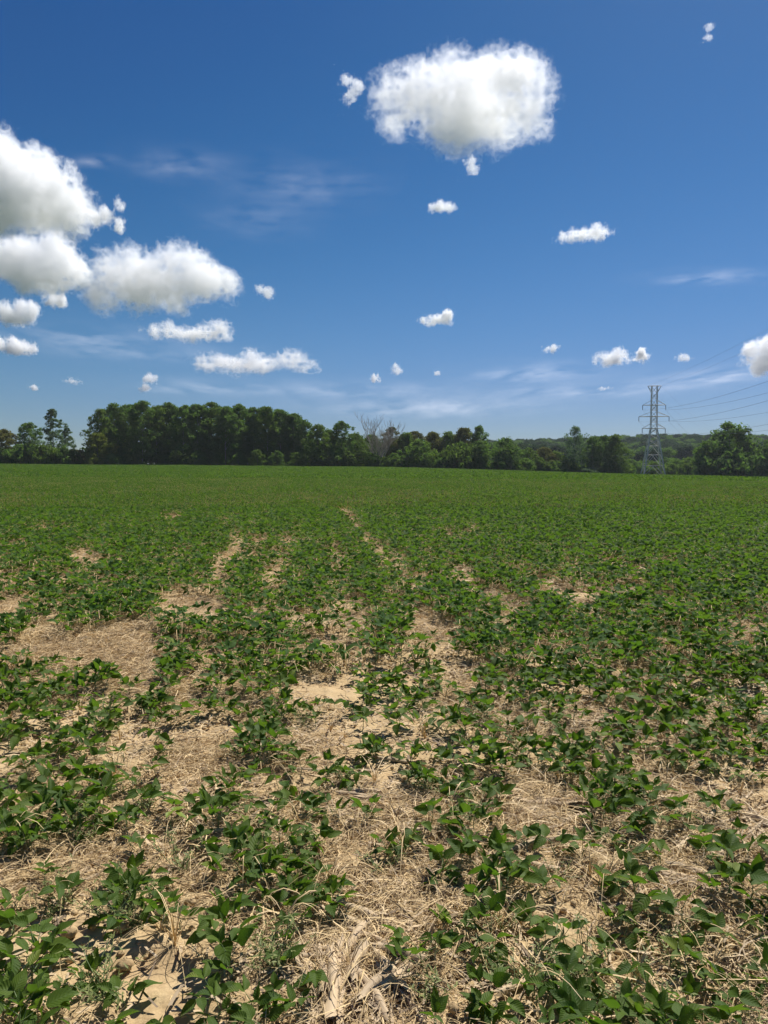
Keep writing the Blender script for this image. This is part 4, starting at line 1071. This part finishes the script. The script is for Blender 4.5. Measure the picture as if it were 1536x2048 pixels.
def cloud(label, cx, cy_, wpx, hpx, lobes, seed, od=16, rag=1.0, res=110, alt=1500.0, depthf=.6, floor=True):
    """cloud seen at cx, cy_ in the photo; lobes: (x, z, r) in units of half its width, z up"""
    d = ray(cx, cy_); d /= np.linalg.norm(d); el = d[2]
    if wpx < 70: rag *= 1.5; od *= .62
    dist = alt / max(el, .05); dist = min(dist, 16000)
    Wm = wpx / F * dist * d[1] ** -0 ; half = Wm / 2
    zmax = hpx / wpx
    nx = int(res * 1.35); sx = 2.5 / nx; nz = int((2 * zmax + .55) / sx) + 2; ny = int(2.6 * depthf / sx) + 2
    X = (np.arange(nx) - nx / 2) * sx; Y = (np.arange(ny) - ny / 2) * sx; Z = (np.arange(nz) - nz / 2) * sx
    G = np.full((nx, ny, nz), -1.0); r = random.Random(seed)
    for lx, lz, lr in lobes:
        lz = lz * .82; lr = lr * .86
        ly = r.uniform(-.35, .35) * depthf
        q = 1 - np.sqrt(((X[:, None, None] - lx)) ** 2 + ((Y[None, :, None] - ly) * .85) ** 2 + ((Z[None, None, :] - lz)) ** 2) / lr
        q = q * lr * 3.2
        G = np.maximum(G, q) + .15 * np.exp(-np.abs(G - q) * 6)
    if floor:
        e_ = 1 - np.sqrt((X[:, None, None] / .88) ** 2 + (Y[None, :, None] / (.7 * depthf)) ** 2 + ((Z[None, None, :] + .12 * zmax) / (.62 * zmax)) ** 2)
        G = np.maximum(G, e_ * min(1.0, 2.2 * zmax))
    n1 = fbm3(G.shape, nx / 7.0, seed, 6)
    n2 = 1 - np.abs(2 * fbm3(G.shape, nx / 20.0, seed + 50, 5) - 1) * 1.9
    G = G + (n1 - .5) * 1.45 * rag + (n2 - .72) * .85 - .12
    if floor: G = np.minimum(G, (Z[None, None, :] + zmax + .06 + (n1 - .5) * .6) * 5)
    G[0] = G[-1] = -1; G[:, 0] = G[:, -1] = -1; G[:, :, 0] = G[:, :, -1] = -1
    c = d * dist; o = empty("cloud", (c[0], c[1], c[2] + CAM_Z))
    V, Fq = surface_nets(G, -.02)
    lo = np.percentile(V, .3, axis=0); hi = np.percentile(V, 99.7, axis=0)
    kx = 1.8 / ((hi[0] - lo[0]) * sx); kz = 1.85 * zmax / ((hi[2] - lo[2]) * sx); kk = np.array([kx, (kx + kz) / 2, kz]); mid_ = (hi + lo) / 2
    yd = Vector(d); xd = yd.cross(Vector((0, 0, 1))).normalized(); zd = xd.cross(yd)
    o.rotation_euler = Matrix((xd, yd, zd)).transposed().to_euler()
    for iso, dn_, pn in ((-.12, .14, "thin_edge"), (-.02, .55, "body"), (.25, 1.1, "dense_core")):
        V, Fq = surface_nets(G, iso)
        if len(Fq) < 10: continue
        P = (V - mid_) * sx * half * kk
        obj(pn, mesh_from(pn, P, Fq, cloud_mat("cloud_vapour", od * dn_ / Wm), smooth=True), o)
    # tilt so that the outline faces the eye as the sky shows it
    tag(o, label, "cloud", None)
    return o
L1 = [(-.80, .12, .22), (-.78, -.20, .2), (-.55, -.02, .30), (-.40, .26, .30), (-.05, .36, .34), (.0, -.05, .48), (.35, .30, .36), (.62, .30, .36), (.84, .10, .28), (.72, -.16, .30), (.30, -.28, .36), (-.02, -.42, .34), (-.30, -.28, .30), (-.84, .34, .12)]
cloud("large white cloud standing alone high right of centre", 926, 208, 366, 192, L1, 5, od=6, rag=.9, res=170)
cloud("ragged torn scrap of cloud left of the large high cloud", 700, 182, 62, 84, [(-.3, .7, .5), (.4, .4, .5), (-.2, -.6, .45), (.1, .0, .4)], 6, od=3, rag=1.6, res=60, floor=False)
cloud("faint scrap of cloud hanging below the large high cloud", 940, 334, 48, 48, [(0, .3, .6), (.3, -.3, .5)], 7, od=2.2, rag=1.6, res=50, floor=False)
cloud("small thin flat cloud below the large high cloud", 880, 413, 74, 30, [(-.5, 0, .4), (0, .05, .42), (.5, 0, .4)], 8, od=4, res=60)
L3 = [(-.9, .1, .5), (-.5, .35, .5), (-.35, .05, .6), (.0, .15, .5), (.35, .0, .42), (.6, -.15, .34), (.0, -.3, .4), (-.6, -.3, .5), (.45, -.35, .3)]
cloud("big billowing white cloud cut by the left edge, highest on the left", 48, 378, 284, 196, L3, 9, od=9, res=150)
cloud("ragged wisp of cloud off the big left cloud's right side", 212, 428, 75, 70, [(-.5, -.3, .45), (0, -.1, .45), (.6, .5, .3), (.6, -.4, .35)], 10, od=4, rag=1.5, res=70, floor=False)
L4 = [(-.8, -.1, .45), (-.4, .05, .5), (.0, -.1, .5), (.35, .3, .42), (.5, .0, .45), (.75, -.2, .35), (-.3, -.35, .4), (.3, -.35, .4)]
cloud("white heaped cloud at the left edge below the biggest left one", 70, 524, 212, 132, L4, 11, od=7.5, res=130)
L5 = [(-.75, -.30, .30), (-.65, .02, .30), (-.45, .25, .28), (-.2, .1, .36), (-.35, -.2, .38), (.0, -.1, .36), (.1, .25, .25), (.35, .22, .28), (.4, -.02, .3), (.65, .08, .26), (.85, .02, .18), (.15, -.3, .28)]
cloud("wide heaped white cloud with bumpy top left of the sky's centre", 325, 559, 320, 152, L5, 12, od=8, res=160)
cloud("long low cloud under the wide heaped cloud", 375, 661, 190, 52, [(-.8, -.02, .2), (-.5, .0, .24), (-.15, -.08, .2), (.2, 0, .22), (.35, .14, .2), (.62, .1, .26), (.8, -.05, .2)], 13, od=9, res=120)
cloud("long white cloud with humps above the tall grove's right end", 515, 725, 268, 62, [(-.82, -.06, .2), (-.62, .0, .2), (-.35, -.08, .2), (-.1, -.1, .2), (.0, .12, .2), (.18, -.08, .2), (.3, .06, .14), (.55, .06, .14), (.75, .16, .18), (.9, .12, .12)], 14, od=10, res=150)
cloud("small flat white cloud alone in the upper right sky", 1168, 467, 120, 38, [(-.75, -.05, .22), (-.4, -.02, .25), (0, 0, .26), (.4, .06, .3), (.7, .02, .26)], 15, od=7, res=100)
cloud("small bright wedge-shaped cloud right of the sky's centre", 872, 636, 80, 38, [(-.7, -.12, .2), (-.3, -.06, .28), (.1, 0, .32), (.5, .1, .38), (.7, .15, .28)], 16, od=9, res=80)
cloud("thin cloud left of the bright puff above the pylon", 1225, 714, 84, 44, [(-.75, -.1, .25), (-.2, 0, .28), (.3, .2, .34), (.6, .1, .28)], 17, od=5, res=80)
cloud("bright white puff just left above the pylon", 1282, 711, 42, 36, [(0, .2, .6), (.3, -.15, .5), (-.4, -.25, .45)], 18, od=10, res=60)
cloud("tall white cloud cut by the right edge above the power lines", 1530, 712, 96, 80, [(-.4, .35, .5), (.2, .4, .6), (.6, .1, .6), (.1, -.2, .6), (-.1, -.5, .5), (.6, -.4, .5)], 19, od=5, res=90)
cloud("small white cloud low at the left edge", 26, 691, 92, 40, [(-.6, 0, .35), (-.1, .1, .35), (.35, -.08, .3), (.7, -.1, .25)], 20, od=9, res=80)
cloud("soft cloud at the left edge below the heaped one", 34, 625, 90, 58, [(-.5, -.1, .5), (.1, .2, .45), (.5, .1, .45)], 21, od=7, res=70)
cloud("small puff touching the wide heaped cloud's lower left", 110, 600, 54, 36, [(-.3, 0, .5), (.35, -.05, .5)], 22, od=8, res=60)
cloud("faint grey scrap right of the wide heaped cloud", 530, 585, 50, 36, [(-.4, .15, .4), (.2, -.1, .5)], 23, od=3, rag=1.4, res=50, floor=False)
cloud("tiny soft cloud between the sky's centre and the pylon", 1102, 698, 42, 26, [(-.3, 0, .45), (.3, 0, .45)], 24, od=4.5, res=50)
cloud("small torn cloud above the tall grove's left part", 291, 764, 56, 46, [(0, .45, .45), (.4, .4, .4), (-.2, -.3, .4), (-.5, -.6, .3)], 25, od=5, rag=1.4, res=60, floor=False)
cloud("faint small cloud above the gap left of the grove", 145, 762, 42, 18, [(-.4, 0, .3), (.3, 0, .3)], 26, od=4, res=50)
cloud("tiny puff low over the left trees", 66, 775, 26, 15, [(0, 0, .6)], 27, od=5, res=40)
cloud("lower left of two tiny puffs above the middle wood", 750, 756, 30, 24, [(-.3, 0, .5), (.4, .2, .35)], 28, od=5, res=44)
cloud("upper right of two tiny puffs above the middle wood", 792, 738, 34, 30, [(-.2, .3, .5), (.4, -.3, .4)], 29, od=4, res=44)
cloud("faint tiny scrap right of the two puffs", 877, 747, 24, 18, [(0, 0, .6)], 30, od=2.5, rag=1.4, res=40, floor=False)
cloud("tiny white cloud right above the pylon top", 1368, 715, 40, 20, [(-.3, 0, .4), (.3, 0, .4)], 31, od=5, res=50)
cloud("faint tiny cloud left of the pylon's top", 1210, 777, 36, 11, [(-.4, 0, .25), (.4, 0, .25)], 32, od=3, res=50)
cloud("faint torn scrap near the top right corner", 1415, 70, 40, 44, [(0, .5, .5), (-.1, -.4, .5)], 33, od=2, rag=1.7, res=50, floor=False)

# high thin ice cloud: level streaks far up, at their own height, thin by nature
def streak_mat(name, op, sx_, sy_):
    m, t, o = mat(name)
    tc = N(t, 'ShaderNodeTexCoord'); uv = tc.outputs['Generated']
    mp = N(t, 'ShaderNodeMapping'); mp.inputs['Scale'].default_value = (sx_, sy_, 1); t.links.new(uv, mp.inputs[0])
    n1 = noise(t, 1.0, 4, mp.outputs[0], .5)
    sx = N(t, 'ShaderNodeSeparateXYZ'); t.links.new(uv, sx.inputs[0])
    def edge(s):
        q = math_(t, 'SUBTRACT', 1.0, math_(t, 'ABSOLUTE', math_(t, 'MULTIPLY', math_(t, 'SUBTRACT', s, .5), 2.0)))
        return math_(t, 'MULTIPLY', math_(t, 'MULTIPLY', q, q), 1.3, True)
    e = math_(t, 'MULTIPLY', edge(sx.outputs[0]), edge(sx.outputs[1]))
    f = math_(t, 'MULTIPLY', math_(t, 'MULTIPLY', math_(t, 'SUBTRACT', n1, .33), 2.6, True), math_(t, 'MULTIPLY', e, op * .68))
    tr = N(t, 'ShaderNodeBsdfTransparent'); df = N(t, 'ShaderNodeBsdfTranslucent'); df.inputs[0].default_value = (.9, .9, .92, 1)
    mx = N(t, 'ShaderNodeMixShader'); t.links.new(f, mx.inputs[0]); t.links.new(tr.outputs[0], mx.inputs[1]); t.links.new(df.outputs[0], mx.inputs[2])
    t.links.new(mx.outputs[0], o.inputs[0]); return m
def streak(cx, cy_, wpx, hpx, label, op=.5, alt=6500., rot=0):
    wpx *= 1.5; hpx *= 1.6
    d0, d1 = ray(cx, cy_ + hpx / 2), ray(cx, cy_ - hpx / 2)
    y0, y1 = [alt * q[1] / max(q[2], .03) for q in (d0, d1)]; ym = (y0 + y1) / 2; Xc = d0[0] / d0[1] * ym; hw_ = wpx / F * ym / 2; hd = max((y0 - y1) / 2, 300)
    n = 12; u = np.linspace(-1, 1, n); U, V = np.meshgrid(u, u, indexing='ij')
    Z = 60 * np.sin(U * 3) * np.cos(V * 2)
    v = np.stack([U * hw_, V * hd, Z], -1).reshape(-1, 3); i = np.arange(n - 1)[:, None] * n; j = np.arange(n - 1)[None]
    f = np.stack([i + j, i + n + j, i + n + j + 1, i + j + 1], -1).reshape(-1, 4)
    o = obj("cirrus_streak", mesh_from("cirrus_streak", v, f, streak_mat("ice_cloud", op, wpx / 70., hpx / 22.))); o.location = (Xc, ym, alt); o.rotation_euler = (0, 0, rot)
    tag(o, label, "cloud streak", "thin high cloud streaks")
streak(185, 322, 110, 26, "short bright feathery streak right of the highest left cloud", .28)
streak(360, 325, 230, 70, "faint broad feathery streak in the upper left sky", .16)
streak(600, 358, 330, 110, "faint wide veil left below the large high cloud", .13)
streak(520, 425, 260, 100, "very faint veil above the sky's centre left", .10)
streak(1430, 553, 300, 34, "thin level streak reaching the right edge", .28)
streak(1080, 742, 330, 46, "long pale streak left of the pylon's top", .36)
streak(860, 800, 560, 60, "broad low veil over the middle wood", .34)
streak(170, 672, 380, 60, "grey veil under the wide heaped cloud", .28)
streak(430, 772, 340, 40, "low thin veil above the tall grove", .25)
streak(700, 775, 420, 40, "broad faint veil above the middle wood, left part", .3)
streak(1190, 775, 420, 44, "wide pale veil low behind the pylon's left", .34)
streak(300, 700, 420, 50, "thin veil between the wide heaped cloud and the grove", .2)
streak(1420, 745, 300, 60, "low veil behind the pylon top", .4)

# ------------------------------------------------------------------ air
def haze():
    m, t, o = mat("pale_air")
    p = N(t, 'ShaderNodeVolumePrincipled'); p.inputs['Color'].default_value = (.80, .88, 1, 1); p.inputs['Density'].default_value = .00011; p.inputs['Anisotropy'].default_value = .2
    t.links.new(p.outputs[0], o.inputs['Volume'])
    x, y0, y1, z0, z1 = 9500, -9500, 9500, -8.0, 40.0
    v = [(a, b, c) for a in (-x, x) for b in (y0, y1) for c in (z0, z1)]
    f = [(0, 1, 3, 2), (4, 6, 7, 5), (0, 4, 5, 1), (2, 3, 7, 6), (0, 2, 6, 4), (1, 5, 7, 3)]
    tag(obj("haze", mesh_from("haze", v, f, m, smooth=False)), "thin pale summer haze over the fields", None, None, "stuff")
HAZE = True
if HAZE: haze()
